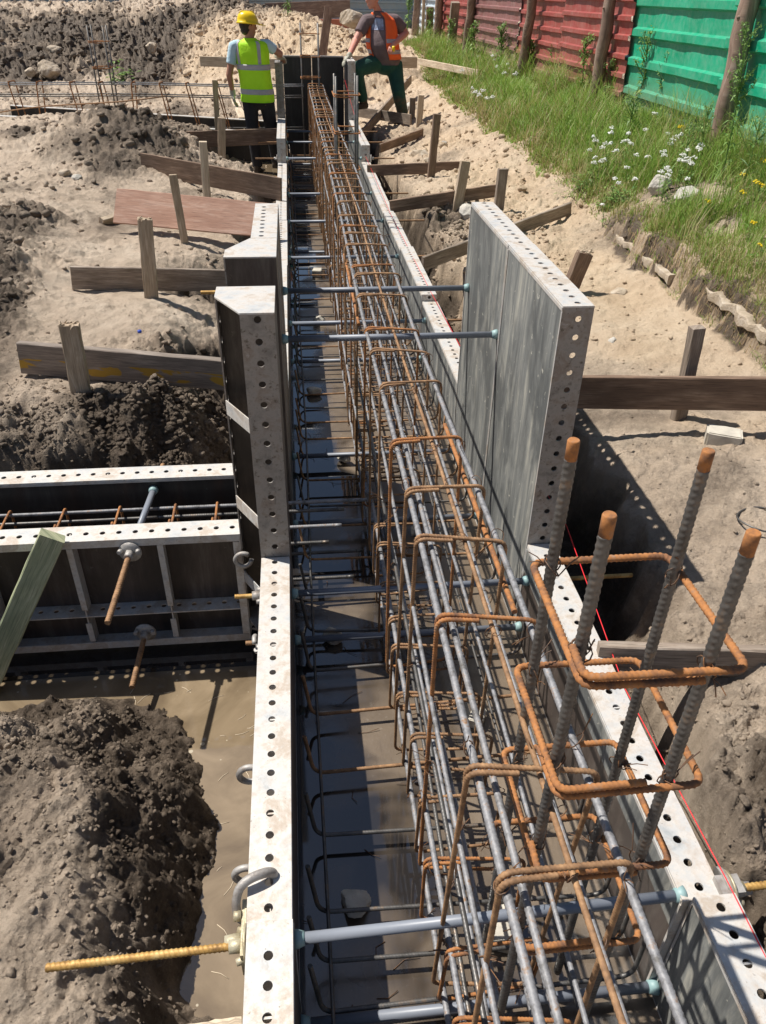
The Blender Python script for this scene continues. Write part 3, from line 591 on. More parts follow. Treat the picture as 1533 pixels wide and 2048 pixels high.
beam('timber_plank', at(350, 2052, .38), at(482, 2034, .36), .08, .04, M['pale_wood'], 'end of a raw sawn board at the bottom edge of the photo', 'board', dn=(.05, -.9, -.3))
# ---------------------------------------------------------------- formwork panels
Z = Vector((0, 0, 1))
def panel(o, U, Vo, L, Hh, label, fac='dark_ply', frame='galv', D=.1, group='steel framed form panels', ribs=True, mid=None, face_top=None, side_mat=None, r=.0105, pitch=.06, hy=.052, rib_step=.3, side=True):
    o, U, Vo = Vector(o), Vector(U), Vector(Vo); L -= .002
    t_ = thing('formwork_panel', label, 'form panel', o+U*(L/2)+Vo*(D/2), group)
    hs = [pitch*(.5+k) for k in range(int(L/pitch)+1)]
    f = MB(); T = .005
    f.holes(o+Z*(Hh-T), U, Vo, Z, L, D, T, hs, hy, r)
    f.box(o+Z*0, U*L, Vo*D, Z*T)
    hv = [pitch*(.5+k) for k in range(int(Hh/pitch)+1)]
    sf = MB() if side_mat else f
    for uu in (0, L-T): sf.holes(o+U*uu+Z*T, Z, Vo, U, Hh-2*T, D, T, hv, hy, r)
    if side_mat: sf.build('side_flange', M[side_mat], t_)  # tall side flanges take the darker steel, shade put into the colour
    f.box(o+Z*(Hh-T-.028)+Vo*(D-T)+U*T, U*(L-2*T), Vo*(T-.0004), Z*.0278)
    f.box(o+Z*T+Vo*(D-T)+U*T, U*(L-2*T), Vo*(T-.0004), Z*.028)
    for uu in (T, L-T-.024): f.box(o+U*uu+Z*(T+.03)+Vo*(D-T), U*.024, Vo*(T-.0008), Z*(Hh-2*T-.062))
    # lips round the facing
    f.box(o+Z*(Hh-T-.012)-Vo*.0015+U*T, U*(L-2*T), Vo*.012, Z*.0118); 
    for uu in (0.0002, L-.0072): f.box(o+U*uu-Vo*.0018+Z*T, U*.007, Vo*.0015, Z*(Hh-T-.0185))
    f.build('frame', M[frame], t_)
    g = MB(); ft = Hh-T-.013 if face_top is None else face_top
    g.box(o+U*(T+.0004)+Z*(T+.0004)+Vo*.001, U*(L-2*T-.001), Vo*.018, Z*(ft-T-.0008)); g.build('facing', M[fac], t_)
    if face_top is not None:
        g = MB(); g.box(o+U*(T+.0004)+Z*(ft+.0004)-Vo*.001, U*(L-2*T-.001), Vo*.02, Z*(Hh-T-.013-ft-.0008)); g.build('top_strip', M['grey_ply'], t_)
    if mid is not None:
        g = MB(); g.holes(o+Z*mid+Vo*.0195+U*(T+.001), U, Vo, Z, L-2*T-.002, D-.025, T, hs, hy-.02, r); g.build('rail', M[frame], t_)
    if ribs:
        k = rib_step*.9
        while k < L-.08:
            g = MB(); z0 = T+.0005; z1 = Hh-T-.0005
            for za, zb in ([(z0, z1)] if mid is None else [(z0, mid-.0005), (mid+T+.0005, z1)]):
                g.box(o+U*k+Vo*.0195+Z*za, U*T, Vo*(D-.027), Z*(zb-za)); g.box(o+U*(k-.008)+Vo*(D-.0078)+Z*(za+.032), U*.022, Vo*.0025, Z*max(.01, zb-za-.064))
            g.build('rib', M[frame], t_); k += rib_step
    return t_
Y_ = Vector((0, 1, 0)); X_ = Vector((1, 0, 0))
# left wall, near to far
panel((-.075, -.45, 0), Y_, -X_, 1.365, .437, 'nearest form panel on the left wall, its steel top bright and clean')
panel((-.077, .917, 0), Y_, -X_, 1.32, .43, 'second left form panel, blotched rusty-beige top, ending at the tall corner')
ys = [3.66, 4.45, 5.80, 7.15, 8.5, 9.88]; lbl = ['left low form panel directly beyond the tall holed panel', 'left low form panel level with the reddish plywood sheet', 'left low form panel where the long brown board ends', 'left low form panel just before the muddy board', 'last low form panel on the left before the raised ones']
for i in range(5): panel((-.075-.004*(i % 2), ys[i], 0), Y_, -X_, ys[i+1]-ys[i], .43+.004*(i % 2), lbl[i], rib_step=.45)
panel((-.078, 9.89, 0), Y_, -X_, 1.7, .69, 'raised left form panel next to the man in the yellow vest', rib_step=.45)
panel((-.075, 3.073, 0), Y_, -X_, .58, 1.335, 'tall left form panel with a slotted white top, behind the far corner post', fac='dark_ply', hy=.06)
panel((-.08, 11.6, .0), Y_, -X_, .42, 1.335, 'tall dark form at the trench end under the yellow vest man\'s gloved hand', frame='shaded_steel', fac='black_ply')
# right wall
panel((.822, -.45, 0), Y_, X_, 1.32, .452, 'nearest form panel on the right wall with the clamp plate at its end', fac='grey_ply')
panel((.805, .872, 0), Y_, X_, 1.365, .43, 'right form panel behind the four upright bars, pinkish spattered top', fac='dark_ply', face_top=.31)
yr = [3.66, 4.95, 6.1, 7.35, 8.6, 9.88]; lbl = ['right low form panel just beyond the tall grey pair', 'right low form panel with the step and hole at its end', 'right low form panel beside the board passing behind the tall form', 'right low form panel beside the two-toned board', 'right low form panel beside the level brown board']
for i in range(5): panel((.805+.006*((i+1) % 2), yr[i], 0), Y_, X_, yr[i+1]-yr[i], .43+(.045 if i == 1 else .01*(i > 1)), lbl[i], fac='grey_ply', rib_step=.45)
panel((.81, 9.89, 0), Y_, X_, 2.1, .62, 'raised right form panel below the orange vest man', fac='grey_ply', rib_step=.45)
panel((.805, 2.238, 0), Y_, X_, .70, 1.337, 'near one of the two tall grey form panels on the right', fac='grey_ply', side_mat='shaded_steel', hy=.055)
panel((.805, 2.940, 0), Y_, X_, .715, 1.335, 'far one of the two tall grey form panels on the right', fac='grey_ply', side_mat='shaded_steel', hy=.055)
panel((.80, 12.0, .0), Y_, X_, .86, 1.335, 'tall white form at the trench end under the orange vest man\'s hand', fac='black_ply')
panel((-.08, 12.87, .0), X_, Y_, .41, 1.335, 'left black form panel closing the far end of the trench', fac='black_ply', frame='shaded_steel')
panel((.335, 12.87, .0), X_, Y_, .46, 1.335, 'right black form panel closing the far end of the trench', fac='black_ply', frame='shaded_steel')
# cross beam forms
panel((-.262, 2.49, -.11), -X_, -Y_, 1.35, .54, 'near cross form with rusty plate nuts, standing in the brown water', fac='dark_ply', mid=.165, rib_step=.33, group='cross beam forms')
panel((-1.614, 2.49, -.11), -X_, -Y_, 1.35, .54, 'near cross form beyond the left edge, in line with the one in the water', mid=.165, rib_step=.33, group='cross beam forms')
panel((-.262, 2.82, -.11), -X_, Y_, 1.35, .54, 'far cross form with a black inner face, against the clods', fac='black_ply', group='cross beam forms')
panel((-1.614, 2.82, -.11), -X_, Y_, 1.35, .54, 'far cross form beyond the left edge, in line with the black-faced one', fac='black_ply', group='cross beam forms')
# tall corner posts
def corner(y0, sgn, label, frame, holes):
    # y0 = y of the post's end flange, sgn=+1 post runs toward +Y then leg along -X at its far side
    t_ = thing('corner_form', label, 'corner form', (-.13, y0+.12*sgn, 0), 'tall corner forms')
    f = MB(); Hh = 1.335; T = .005; D = .1
    W = .25
    P = lambda x, y, z=0: Vector((x, y0+sgn*y, z))
    cap = [P(-.075, 0), P(-.178, 0), P(-.262, .155), P(-.262, .25), P(-.075, .25)]
    f.prism([p+Z*.0 for p in cap], Z*T); cm = MB(); cm.prism([p+Z*(Hh-T) for p in cap], Z*T); cm.build('cap', M['galv'], t_)
    hv = [.07*(.7+k) for k in range(19)]
    f.holes(P(-.178, 0, T), Z, X_, Y_*sgn, Hh-2*T, .103, T, hv, .052, .0115)
    f.holes(P(-.262, .155, T), Z, Y_*sgn, X_, Hh-2*T, .095, T, hv, .05, .0115)
    f.build('frame', M[frame], t_)
    g = MB(); g.box(P(-.095, T+.001, T), X_*.0195, Y_*sgn*(.25-T-.002), Z*(Hh-2*T)); g.box(P(-.2565, .231, T), X_*.161, Y_*sgn*.0185, Z*(Hh-2*T)); g.build('facing', M['dark_ply'], t_)
    for zc in (.20, .55, .93):
        g = MB(); a, c = P(-.178, .006, zc), P(-.2615, .152, zc); g.box(a, c-a, (c-a).cross(Z).normalized()*.004, Z*.052); g.build('strap', M['galv'], t_)
    return t_
corner(2.240, 1, 'near tall corner post with a row of holes down its dark flange', 'shaded_steel', True)
corner(3.07, -1, 'far tall corner post with a plain dark face, nearer to the reddish sheet', 'shaded_steel', False)
bpy.context.view_layer.update()
# ---------------------------------------------------------------- ties
def ring(mb, c, ax, r1, r2, t): mb.tube([Vector(c), Vector(c)+Vector(ax)*t], [r1, r2], n=14)
def tie(xl, xr, y, z, label, rl=.28, rr=.28, near=False, slope=0.0, mt='brown_bar', plates=True, dy=0.0):
    t_ = thing('form_tie', label, 'form tie', ((xl+xr)/2, y, z), 'ties across the trench')
    a = Vector((xl, y, z)); c = Vector((xr, y+dy, z+slope)); d = (c-a).normalized()
    mb = MB(); mb.tube([a+d*.018, c-d*.018], .0128, n=16); mb.build('plastic_sleeve', M['pvc'], t_)
    for p, s in ((a, 1), (c, -1)):
        mb = MB(); mb.tube([p+d*s*.001, p+d*s*.012, p+d*s*.024], [.021, .019, .0145], n=16); mb.build('cone', M['cone'], t_)
    for p, s, L in ((a, -1, rl), (c, 1, rr)):
        if L <= 0: continue
        mb = MB(); st = p+d*s*.104; rib = (.0105, .2) if near else (.0105, .12)
        mb.tube([st, st+d*s*L], .0083, n=12 if near else 7, step=.0026 if near else .0052, rib=rib); mb.build('threaded_rod', M[mt], t_)
        if plates:
            mb = MB(); mb.tube([p+d*s*.1022, p+d*s*.1075, p+d*s*.112], [.043, .043, .020], n=20); mb.tube([p+d*s*.1085, p+d*s*.142], [.0175, .0165], n=6)
            e = d.cross(Z).normalized()
            for k in (-1, 1): mb.tube([p+d*s*.105+e*k*.03, p+d*s*.125+e*k*.036], [.010, .008], n=8)
            mb.build('plate_nut', M['brass_nut' if near else 'cast_iron'], t_)
    return t_
tie(-.075, .822, .895, .385, 'nearest upper tie with grey sleeve and long yellow-rusted rod on the left', rl=.43, rr=.2, near=True, slope=.03, mt='yellow_rust')
tie(-.075, .822, .86, .055, 'nearest lower tie lying under the bars at the bottom edge', rl=.1, rr=.1)
tie(-.075, .805, 2.17, .31, 'upper tie at the near side of the tall corner post', rl=.10, rr=.30, slope=.0, mt='yellow_rust')
tie(-.075, .805, 2.17, .08, 'lower tie at the near side of the tall corner post', rl=.08, rr=.1)
tie(-.075, .805, 2.97, .965, 'near one of the two high ties between the tall forms', rl=.0, rr=.27, mt='yellow_rust', plates=False)
tie(-.075, .805, 3.57, .965, 'far one of the two high ties between the tall forms', rl=.27, rr=.1, mt='yellow_rust', plates=False)
tie(-.075, .805, 2.97, .06, 'low tie under the near high tie', rl=.08, rr=.08); tie(-.075, .805, 3.60, .06, 'low tie under the far high tie', rl=.08, rr=.08)
wd = ['next upright bars', 'reddish plywood sheet', 'long brown board', 'level brown board', 'raised forms', 'two men']
for i, y in enumerate((4.75, 6.2, 7.35, 8.5, 9.75, 10.9, 11.8)):
    zt = .37 if i < 4 else .5
    tie(-.075, .805, y, zt, 'upper %s tie across the far half of the trench' % ('first second third fourth fifth sixth last'.split()[i]), rl=.25, rr=.28, mt='brown_bar', plates=i < 5)
    tie(-.075, .805, y+.12, .06, 'lower %s tie across the far half of the trench' % ('first second third fourth fifth sixth last'.split()[i]), rl=.06, rr=.1)
# ties through the cross beam
def tie2(x, z, label, y0=2.49, y1=2.82, rl=.35, rr=.1, skew=0.0, pipe=True):
    t_ = thing('form_tie', label, 'form tie', (x, 2.65, z), 'ties across the cross beam')
    a = Vector((x-.01, y0, z)); c = Vector((x+.01, y1, z)); d = (c-a).normalized()
    if pipe:
        mb = MB(); mb.tube([a+d*.018, c-d*.018], .0128, n=16); mb.build('plastic_sleeve', M['pvc'], t_)
        mb = MB(); mb.tube([c-d*.001, c-d*.012, c-d*.024], [.021, .019, .0145], n=16); mb.build('cone', M['cone'], t_)
    for p, s, L in ((a, -1, rl), (c, 1, rr)):
        st = p+d*s*.104; mb = MB(); mb.tube([st, st+d*s*L+Vector((skew*(s < 0), 0, -.03*(s < 0)))], .0095, n=12, step=.0026, rib=(.0105, .2)); mb.build('threaded_rod', M['brown_bar'], t_)
        mb = MB(); mb.tube([p+d*s*.1022, p+d*s*.1075, p+d*s*.112], [.043, .043, .020], n=20); mb.tube([p+d*s*.1085, p+d*s*.145], [.0175, .0165], n=6); e = d.cross(Z).normalized()
        for k in (-1, 1): mb.tube([p+d*s*.105+e*k*.03+Z*.01, p+d*s*.127+e*k*.036+Z*.012], [.010, .008], n=8)
        mb.build('plate_nut', M['cast_iron'], t_)
tie2(-.655, .375, 'upper cross beam tie with grey pipe and rusty rod through a plate nut', rl=.36)
tie2(-.66, -.03, 'lower cross beam tie, its rusty rod pointing down at the water', rl=.27, pipe=False, rr=.05)
# ---------------------------------------------------------------- clamps and hooks
def hook(loc, label, sc_=1, ang=0, name='form_clamp'):
    p = Vector(loc); ca, sa = math.cos(ang), math.sin(ang)
    pts = [(.045, 0, -.03), (.045, .005, .012), (.02, 0, .03), (-.02, -.005, .034), (-.05, -.012, .02), (-.066, -.03, -.015), (-.066, -.05, -.05), (-.05, -.055, -.07)]
    P_ = []
    for k in range(len(pts)-1):
        for j in range(4):
            a, b_ = Vector(pts[k]), Vector(pts[k+1]); P_.append(a.lerp(b_, j/4))
    P_.append(Vector(pts[-1]))
    for _ in range(3): P_ = [P_[0]]+[(P_[i-1]+P_[i]*2+P_[i+1])/4 for i in range(1, len(P_)-1)]+[P_[-1]]
    P_ = [p+Vector((q.x*ca-q.y*sa, q.x*sa+q.y*ca, q.z))*sc_ for q in P_]
    mb = MB(); n = len(P_); mb.tube(P_, [.0125*sc_*(1-.25*(i/n)**3) for i in range(n)], n=14, step=.004)
    o = mb.solo(name, M['cast_iron'], label, 'clamp', p, 'clamps on the forms'); return o
h_ = at(497, 1790, .43); hook((-.155, h_.y+.03, .43), 'big galvanised hook clamp over the nearest left panel joint', .88, .25)
def oring(loc, label, ax=(0, 1, 0), R=.03, r=.009):
    p = Vector(loc); a = Vector(ax).normalized(); e1 = a.cross(Z).normalized(); e2 = a.cross(e1)
    mb = MB(); mb.tube([p+e1*R*math.cos(t_)+e2*R*math.sin(t_) for t_ in np.linspace(0, 1.75*PI, 22)], r, n=10); return mb.solo('form_clamp', M['cast_iron'], label, 'clamp', p, 'clamps on the forms')
oring((-.255, 2.36, .33), 'ring clamp joining the cross form to the tall corner post'); oring((-.19, 1.36, .36), 'ring clamp half hidden outside the left wall beside the water', (0, 1, 0)); oring((-.19, 1.09, .33), 'ring clamp below the big hook clamp', (0, 1, 0)); oring((-.195, 1.93, .30), 'round clamp outside the left wall below the corner post', (1, 0, .2), .026)
mb = MB(); p = Vector((-.178, .92, .372)); mb.box(p+Vector((-.012, -.06, -.05)), (.010, 0, 0), (0, .125, 0), (0, 0, .085)); mb.tube([p+Vector((-.013, -.01, 0)), p+Vector((-.05, -.012, 0))], [.021, .017], n=6); mb.tube([p+Vector((-.013, .03, .03)), p+Vector((-.03, .03, .03))], .012, n=8)
mb.solo('clamp_plate', M['brass_nut'], 'yellowish cast clamp plate where the long rod leaves the left wall', 'clamp', p, 'clamps on the forms')
mb = MB(); p = Vector((.925, .90, .40)); mb.tube([p, p+Vector((.008, 0, .002)), p+Vector((.02, 0, .004))], [.055, .055, .02], n=22); mb.tube([p+Vector((.01, 0, 0)), p+Vector((.06, 0, .008))], [.02, .016], n=6); mb.box(p+Vector((-.03, -.03, .028)), (.055, 0, 0), (0, .045, 0), (0, 0, .02))
mb.solo('clamp_plate', M['cast_iron'], 'round rusty clamp plate at the joint of the nearest right panel', 'clamp', p, 'clamps on the forms')
# ---------------------------------------------------------------- reinforcement
def rpath(pts, rad, seg=5):
    P_ = [Vector(p) for p in pts]; out = [P_[0]]
    for i in range(1, len(P_)-1):
        a, b_, c = P_[i-1], P_[i], P_[i+1]; d1 = (a-b_).normalized(); d2 = (c-b_).normalized(); r_ = min(rad, (a-b_).length*.45, (c-b_).length*.45)
        s_, e_ = b_+d1*r_, b_+d2*r_
        for k in range(seg+1): t_ = k/seg; out.append(s_*(1-t_)**2+b_*2*t_*(1-t_)+e_*t_*t_)
    out.append(P_[-1]); return out
cage = thing('beam_cage', 'long rusty beam reinforcement cage running down the trench', 'rebar cage', (.375, 6, 0))
def stirrup(y, x0, x1, z0, z1, r, near, lean=0.0, yaw=0.0):
    o = .011; tail = .09
    pts = [(x0+tail, y, z1), (x0, y, z1), (x0, y+o*.2, z0), (x1, y+o*.5, z0), (x1, y+o*.7, z1), (x0, y+o*1.1, z1+.004), (x0+.004, y+o*1.1, z1-.06)]
    pts = [Vector((p[0], p[1]+(p[2]-z0)*lean+(p[0]-(x0+x1)/2)*yaw, p[2])) for p in pts]
    mb = MB(); mb.tube(rpath(pts, .028, 6 if near else 3), r, n=9 if near else 5, step=.0022 if near else None, rib=(.0075, .27) if near else None)
    return mb
ty = [.64, .90, 1.20, 1.55, 1.81, 2.01, 2.41, 2.70, 3.01, 3.39, 3.63, 3.88, 4.16, 4.39, 4.63, 4.93, 5.21]
while ty[-1] < 12.6: ty.append(ty[-1]+random.uniform(.2, .28))
for i, y in enumerate(ty):
    near = y < 2.2; y += random.uniform(-.008, .008)
    stirrup(y, .262+random.uniform(-.006, .008), .486+random.uniform(-.008, .006), .085+random.uniform(-.03, .02), 1.0+random.uniform(-.012, .01), .0048, near, random.uniform(-.08, .06), random.uniform(-.20, .10)).build('stirrup', M['rust_bar' if i % 3 == 2 else 'brown_bar'], cage)
yy = .70; low = []
while yy < 12.6: low.append(yy); yy += random.uniform(.17, .21) if yy < 5 else random.uniform(.2, .28)
for y in low:
    near = y < 2.0
    stirrup(y, .255+random.uniform(-.01, .01), .495+random.uniform(-.01, .012), .062, .345+random.uniform(-.03, .03), .0042, near, random.uniform(-.1, .08), random.uniform(-.15, .05)).build('short_stirrup', M['brown_bar' if y > 1.2 else 'rust_bar'], cage)
def longbar(x, z, r, mt, y0=-.3, y1=12.75, wob=.0075):
    ph = random.uniform(0, 6); fx = lambda y: x+wob*math.sin(y*.9+ph)+wob*.4*math.sin(y*2.3+ph*2); fz = lambda y: z+wob*.8*math.sin(y*1.1+ph*1.7)-.004*math.sin(y*2.9)
    m = MB(); ysn = list(np.arange(max(y0, .2), 2.4, .0028)); m.tube([(fx(y), y, fz(y)) for y in ysn], r, n=9, rib=(.0092, .15), ph=ph) if y0 < 2.3 else None
    m.tube([(fx(y), y, fz(y)) for y in np.arange(max(2.397, y0), y1, .06)], r*1.03, n=7, cap=True); return m
for x, z, r, mt in [(.275, .982, .0073, 'steel_bar'), (.472, .982, .0073, 'steel_bar'), (.315, .955, .0062, 'steel_bar'), (.385, .984, .0052, 'brown_bar'), (.272, .76, .0052, 'steel_bar'), (.474, .77, .0052, 'steel_bar'), (.275, .54, .0056, 'dark_bar'), (.474, .55, .0052, 'steel_bar'),
                    (.268, .325, .0072, 'steel_bar'), (.482, .325, .0072, 'steel_bar'), (.33, .325, .0052, 'steel_bar'), (.43, .32, .0052, 'steel_bar'), (.27, .085, .0072, 'steel_bar'), (.48, .085, .0072, 'steel_bar'), (.34, .08, .006, 'dark_bar'), (.41, .08, .006, 'steel_bar')]:
    longbar(x, z, r, M[mt]).build('long_bar', M[mt], cage)
# short spliced bars as in the photo
for (x, z, a_, c_) in [(.255, .90, 3.3, 4.4), (.49, .86, 1.4, 2.4)]: longbar(x, z, .007, None, a_, c_).build('splice_bar', M['rust_bar'], cage)
# tie wires
def twist(mb, p, sc_=1.0):
    p = Vector(p); a = Vector((random.uniform(-1, 1), random.uniform(-1, 1), random.uniform(-.4, .6))).normalized(); e = a.orthogonal().normalized(); g = a.cross(e)
    R = .013*sc_; mb.tube([p+(e*math.cos(t_)+g*math.sin(t_))*R for t_ in np.linspace(0, 6.0, 11)], .0013, n=4, cap=False)
    q = p+e*R; d = Vector((random.uniform(-1, 1), random.uniform(-1, .6), random.uniform(-.3, 1))).normalized(); l = random.uniform(.015, .05)*sc_
    mb.tube([q, q+d*l*.5+Vector((0, 0, .004)), q+d*l], .0011, n=4, cap=False)
    d2 = (d+Vector((random.uniform(-.6, .6),)*3)).normalized(); mb.tube([q, q+d2*l*.5, q+d2*l*.8+Vector((0, 0, -.006))], .0011, n=4, cap=False)
mb = MB()
for y in ty:
    if y > 6: break
    for x, z in ((.272, .985), (.475, .985), (.272, .76), (.476, .77), (.272, .54), (.385, .985)):
        if random.random() < .95: twist(mb, (x, y, z), random.uniform(.8, 1.5))
for y in low:
    if y > 5: break
    for x, z in ((.268, .325), (.482, .325), (.27, .085), (.48, .085)):
        if random.random() < .9: twist(mb, (x, y, z), random.uniform(.8, 1.6))
o = mb.build('tie_wire', M['wire'], cage); o['kind'] = 'stuff'
# footing mat
matt = thing('footing_mat', 'flat reinforcement mat with upturned ends on the trench floor', 'rebar mat', (.36, 6, .06))
yb = [.70, .88, 1.0, 1.13, 1.36, 1.58, 1.82, 2.03, 2.24, 2.46, 2.70, 2.95, 3.12, 3.36, 3.6]
while yb[-1] < 12.6: yb.append(yb[-1]+random.uniform(.16, .24))
for y in yb:
    near = y < 2.6; sk = random.uniform(-.04, .03); l1, l2 = random.uniform(.12, .17), random.uniform(.10, .16)
    pts = [(-.045, y+.03, .06+l1), (-.02, y, .055), (.77, y+sk, .055), (.785, y+sk+.02, .055+l2)]
    mb = MB(); mb.tube(rpath(pts, .04, 6), .0058, n=8 if near else 5, step=.0026 if near else None, rib=(.0085, .16) if near else None); mb.build('cross_bar', M['dark_bar' if random.random() < .6 else 'brown_bar'], matt)
for x, r in ((.0, .005), (.12, .0), (.60, .005), (.70, .005)):
    if r: mb = MB(); mb.tube([(x+.004*math.sin(y*2), y, .069) for y in np.arange(.3, 12.7, .15)], r, n=7); mb.build('long_bar', M['dark_bar'], matt)
# column cages
def column(corners, ztop, hz, r, label, near, zb=.03, group='starter bars for columns', rh=.0056):
    c = sum((Vector((x, y, 0)) for x, y in corners), Vector())/4
    t_ = thing('column_cage', label, 'rebar cage', c, group)
    for k, (x, y) in enumerate(corners):
        tp = ztop[k] if isinstance(ztop, (list, tuple)) else ztop
        mb = MB(); mb.tube([(x+(c.x-x)*.0, y, zb), (x, y, tp-.033)], r, n=14 if near else 7, step=.0026 if near else None, rib=(.0125, .13) if near else None, ph=k)
        b1 = mb.build('upright_bar', M['dark_bar'], t_)
        if near: mb = MB(); mb.tube([(x, y, tp-.034), (x, y, tp-.002), (x, y, tp)], [r*1.04, r*1.04, r*.9], n=14); mb.build('rusty_tip', M['rust_bar'], b1)
    xs = [p[0] for p in corners]; yv = [p[1] for p in corners]; x0, x1, y0, y1 = min(xs)-r-rh, max(xs)+r+rh, min(yv)-r-rh, max(yv)+r+rh
    for j, z in enumerate(hz):
        dz = random.uniform(-.006, .006)
        if j % 2 == 0: pts = [(x1-.06, y0+.001, z-.012), (x0, y0, z-.006), (x0, y1, z), (x1, y1, z), (x1, y0, z+.006), (x0, y0, z+.010), (x0+.002, y0+.06, z+.012)]
        else: pts = [(x0, y0+.10, z-.012), (x0, y0, z-.008), (x1, y0, z-.004), (x1, y1, z), (x0, y1, z+.003), (x0, y0, z+.008), (x0+.14, y0, z+.012)]
        mb = MB(); mb.tube(rpath(pts, .022, 6), rh, n=10 if near else 5, step=.0024 if near else None, rib=(.0085, .26) if near else None); mb.build('hoop', M['rust_bar'], t_)
    if near:
        mb = MB()
        for z in hz:
            for x, y in corners: twist(mb, (x, y, z), 1.4); twist(mb, (x, y, z+.01), 1.1)
        o = mb.build('tie_wire', M['wire'], t_); o['kind'] = 'stuff'
    return t_
column([(.395, .967), (.588, .93), (.380, .772), (.550, .726)], [1.585, 1.58, 1.585, 1.58], [1.345, 1.10, .868, .62], .0092, 'four thick upright bars with orange tips and hoops nearest the camera', True)
column([(.37, 7.04), (.55, 7.12), (.37, 7.30), (.55, 7.36)], 1.59, [1.42, 1.15, .86], .010, 'pair of dark upright starter bars in the middle of the trench', False)
column([(.18, 12.35), (.42, 12.35), (.18, 12.6), (.42, 12.6)], 1.78, [1.62, 1.36, 1.1], .010, 'slim starter bars in front of the black end forms', False)
# cross beam cage
cc = thing('beam_cage', 'cross beam cage between the left forms, ends reaching into the trench', 'rebar cage', (-1.4, 2.66, 0))
for y, z, xe in ((2.56, .33, .10), (2.74, .33, .22), (2.56, .30, -.4), (2.72, .30, .12), (2.56, .06, .15), (2.74, .06, .2), (2.64, .19, .05)):
    mb = MB(); mb.tube([(x, y+.003*math.sin(x*4+z*9), z) for x in np.arange(-3.2, -.62, .1)]+[(-.62, y, z)], .0075, n=7); mb.tube([(-.62, y, z), (xe, y, z)], .0075, n=9, step=.003, rib=(.0095, .12)); mb.tube([(xe, y, z), (xe+.03, y, z)], .0078, n=8)
    mb.build('long_bar', M['steel_bar' if z > .3 else 'dark_bar'], cc)
for i, x in enumerate(np.arange(-3.1, .02, .21)):
    mb = MB(); x = float(x)+random.uniform(-.02, .02); pts = [(x, 2.56+.07, .345), (x, 2.545, .345), (x+.004, 2.545, .05), (x+.008, 2.755, .05), (x+.01, 2.755, .345), (x+.014, 2.545, .349), (x+.014, 2.55, .30)]
    mb.tube(rpath(pts, .02, 4), .0052, n=7, step=.004, rib=(.0085, .12)); mb.build('stirrup', M['rust_bar'], cc)
# far cross beam : cage and black forms
fc = thing('beam_cage', 'far cross cage standing above the sand left of the yellow vest man', 'rebar cage', (-2.2, 12.5, .5))
for y, z in ((12.32, 1.0), (12.56, 1.0), (12.32, .86), (12.56, .86), (12.32, .45), (12.56, .45)):
    mb = MB(); mb.tube([(x, y+.006*math.sin(x*3), z+.008*math.sin(x*2+y)) for x in np.arange(-5.2, .30, .2)], .009, n=6); mb.build('long_bar', M['steel_bar' if z > .9 else 'dark_bar'], fc)
for x in np.arange(-5.0, .2, .40):
    mb = MB(); x = float(x)+random.uniform(-.05, .05); l = random.uniform(-.1, .16); pts = [(x, 12.40, 1.02), (x, 12.31, 1.02), (x+l, 12.31, .35), (x+l, 12.58, .35), (x+.01, 12.58, 1.02), (x, 12.31, 1.025)]
    mb.tube(rpath(pts, .03, 3), .0085, n=6); mb.build('stirrup', M['rust_bar'], fc)
def farform(y, pl, pr, label, Vo):
    a, c = atY(*pl, y), atY(*pr, y); d = c-a
    t_ = thing('formwork_panel', label, 'form panel', a.lerp(c, .5), 'far cross beam forms')
    f = MB(); f.box(a-Z*.006, d, Vector(Vo)*.1, Z*.006); f.box(a-Z*.5, d, Vector(Vo)*.09, Z*.006); f.build('frame', M['galv'], t_)
    g = MB(); g.box(a-Z*.49+Vector(Vo)*.002, d, Vector(Vo)*.02, Z*.48); g.build('facing', M['black_ply'], t_)
farform(12.2, (-60, 226), (552, 264), 'near black form of the far cross beam by the yellow vest man\'s legs', (0, -1, 0)); farform(12.75, (20, 211), (560, 244), 'far black form of the far cross beam behind the cage', (0, 1, 0))
column([(-2.62, 12.32), (-2.42, 12.32), (-2.62, 12.56), (-2.42, 12.56)], 1.72, [1.5, 1.2], .010, 'leaning starter bars rising from the far cross cage on the left', False, zb=.3)
# loose rod on the mound
mb = MB(); a, c = at(-20, 228, .72), at(330, 190, 1.08); mb.tube([a.lerp(c, k/8)+Z*.02*math.sin(k*.7) for k in range(9)], .009, n=6); mb.solo('loose_rod', M['brown_bar'], 'long thin rusty rod lying across the dirt mound', 'rod')
# red string line
mb = MB(); P_ = [atY(690, 160, 12.5), at(718, 262, .66), (.86, 9.9, .50), (.86, 7.3, .452), (.868, 5.0, .485), (.91, 3.6, .46), (.97, 2.3, .46), (.90, 1.5, .445), (.915, .9, .455), (.93, .2, .44)]
mb.tube(P_, .0016, n=5); mb.solo('string_line', M['red_line'], 'thin red string stretched along the top of the right wall', 'string')
EXC = []
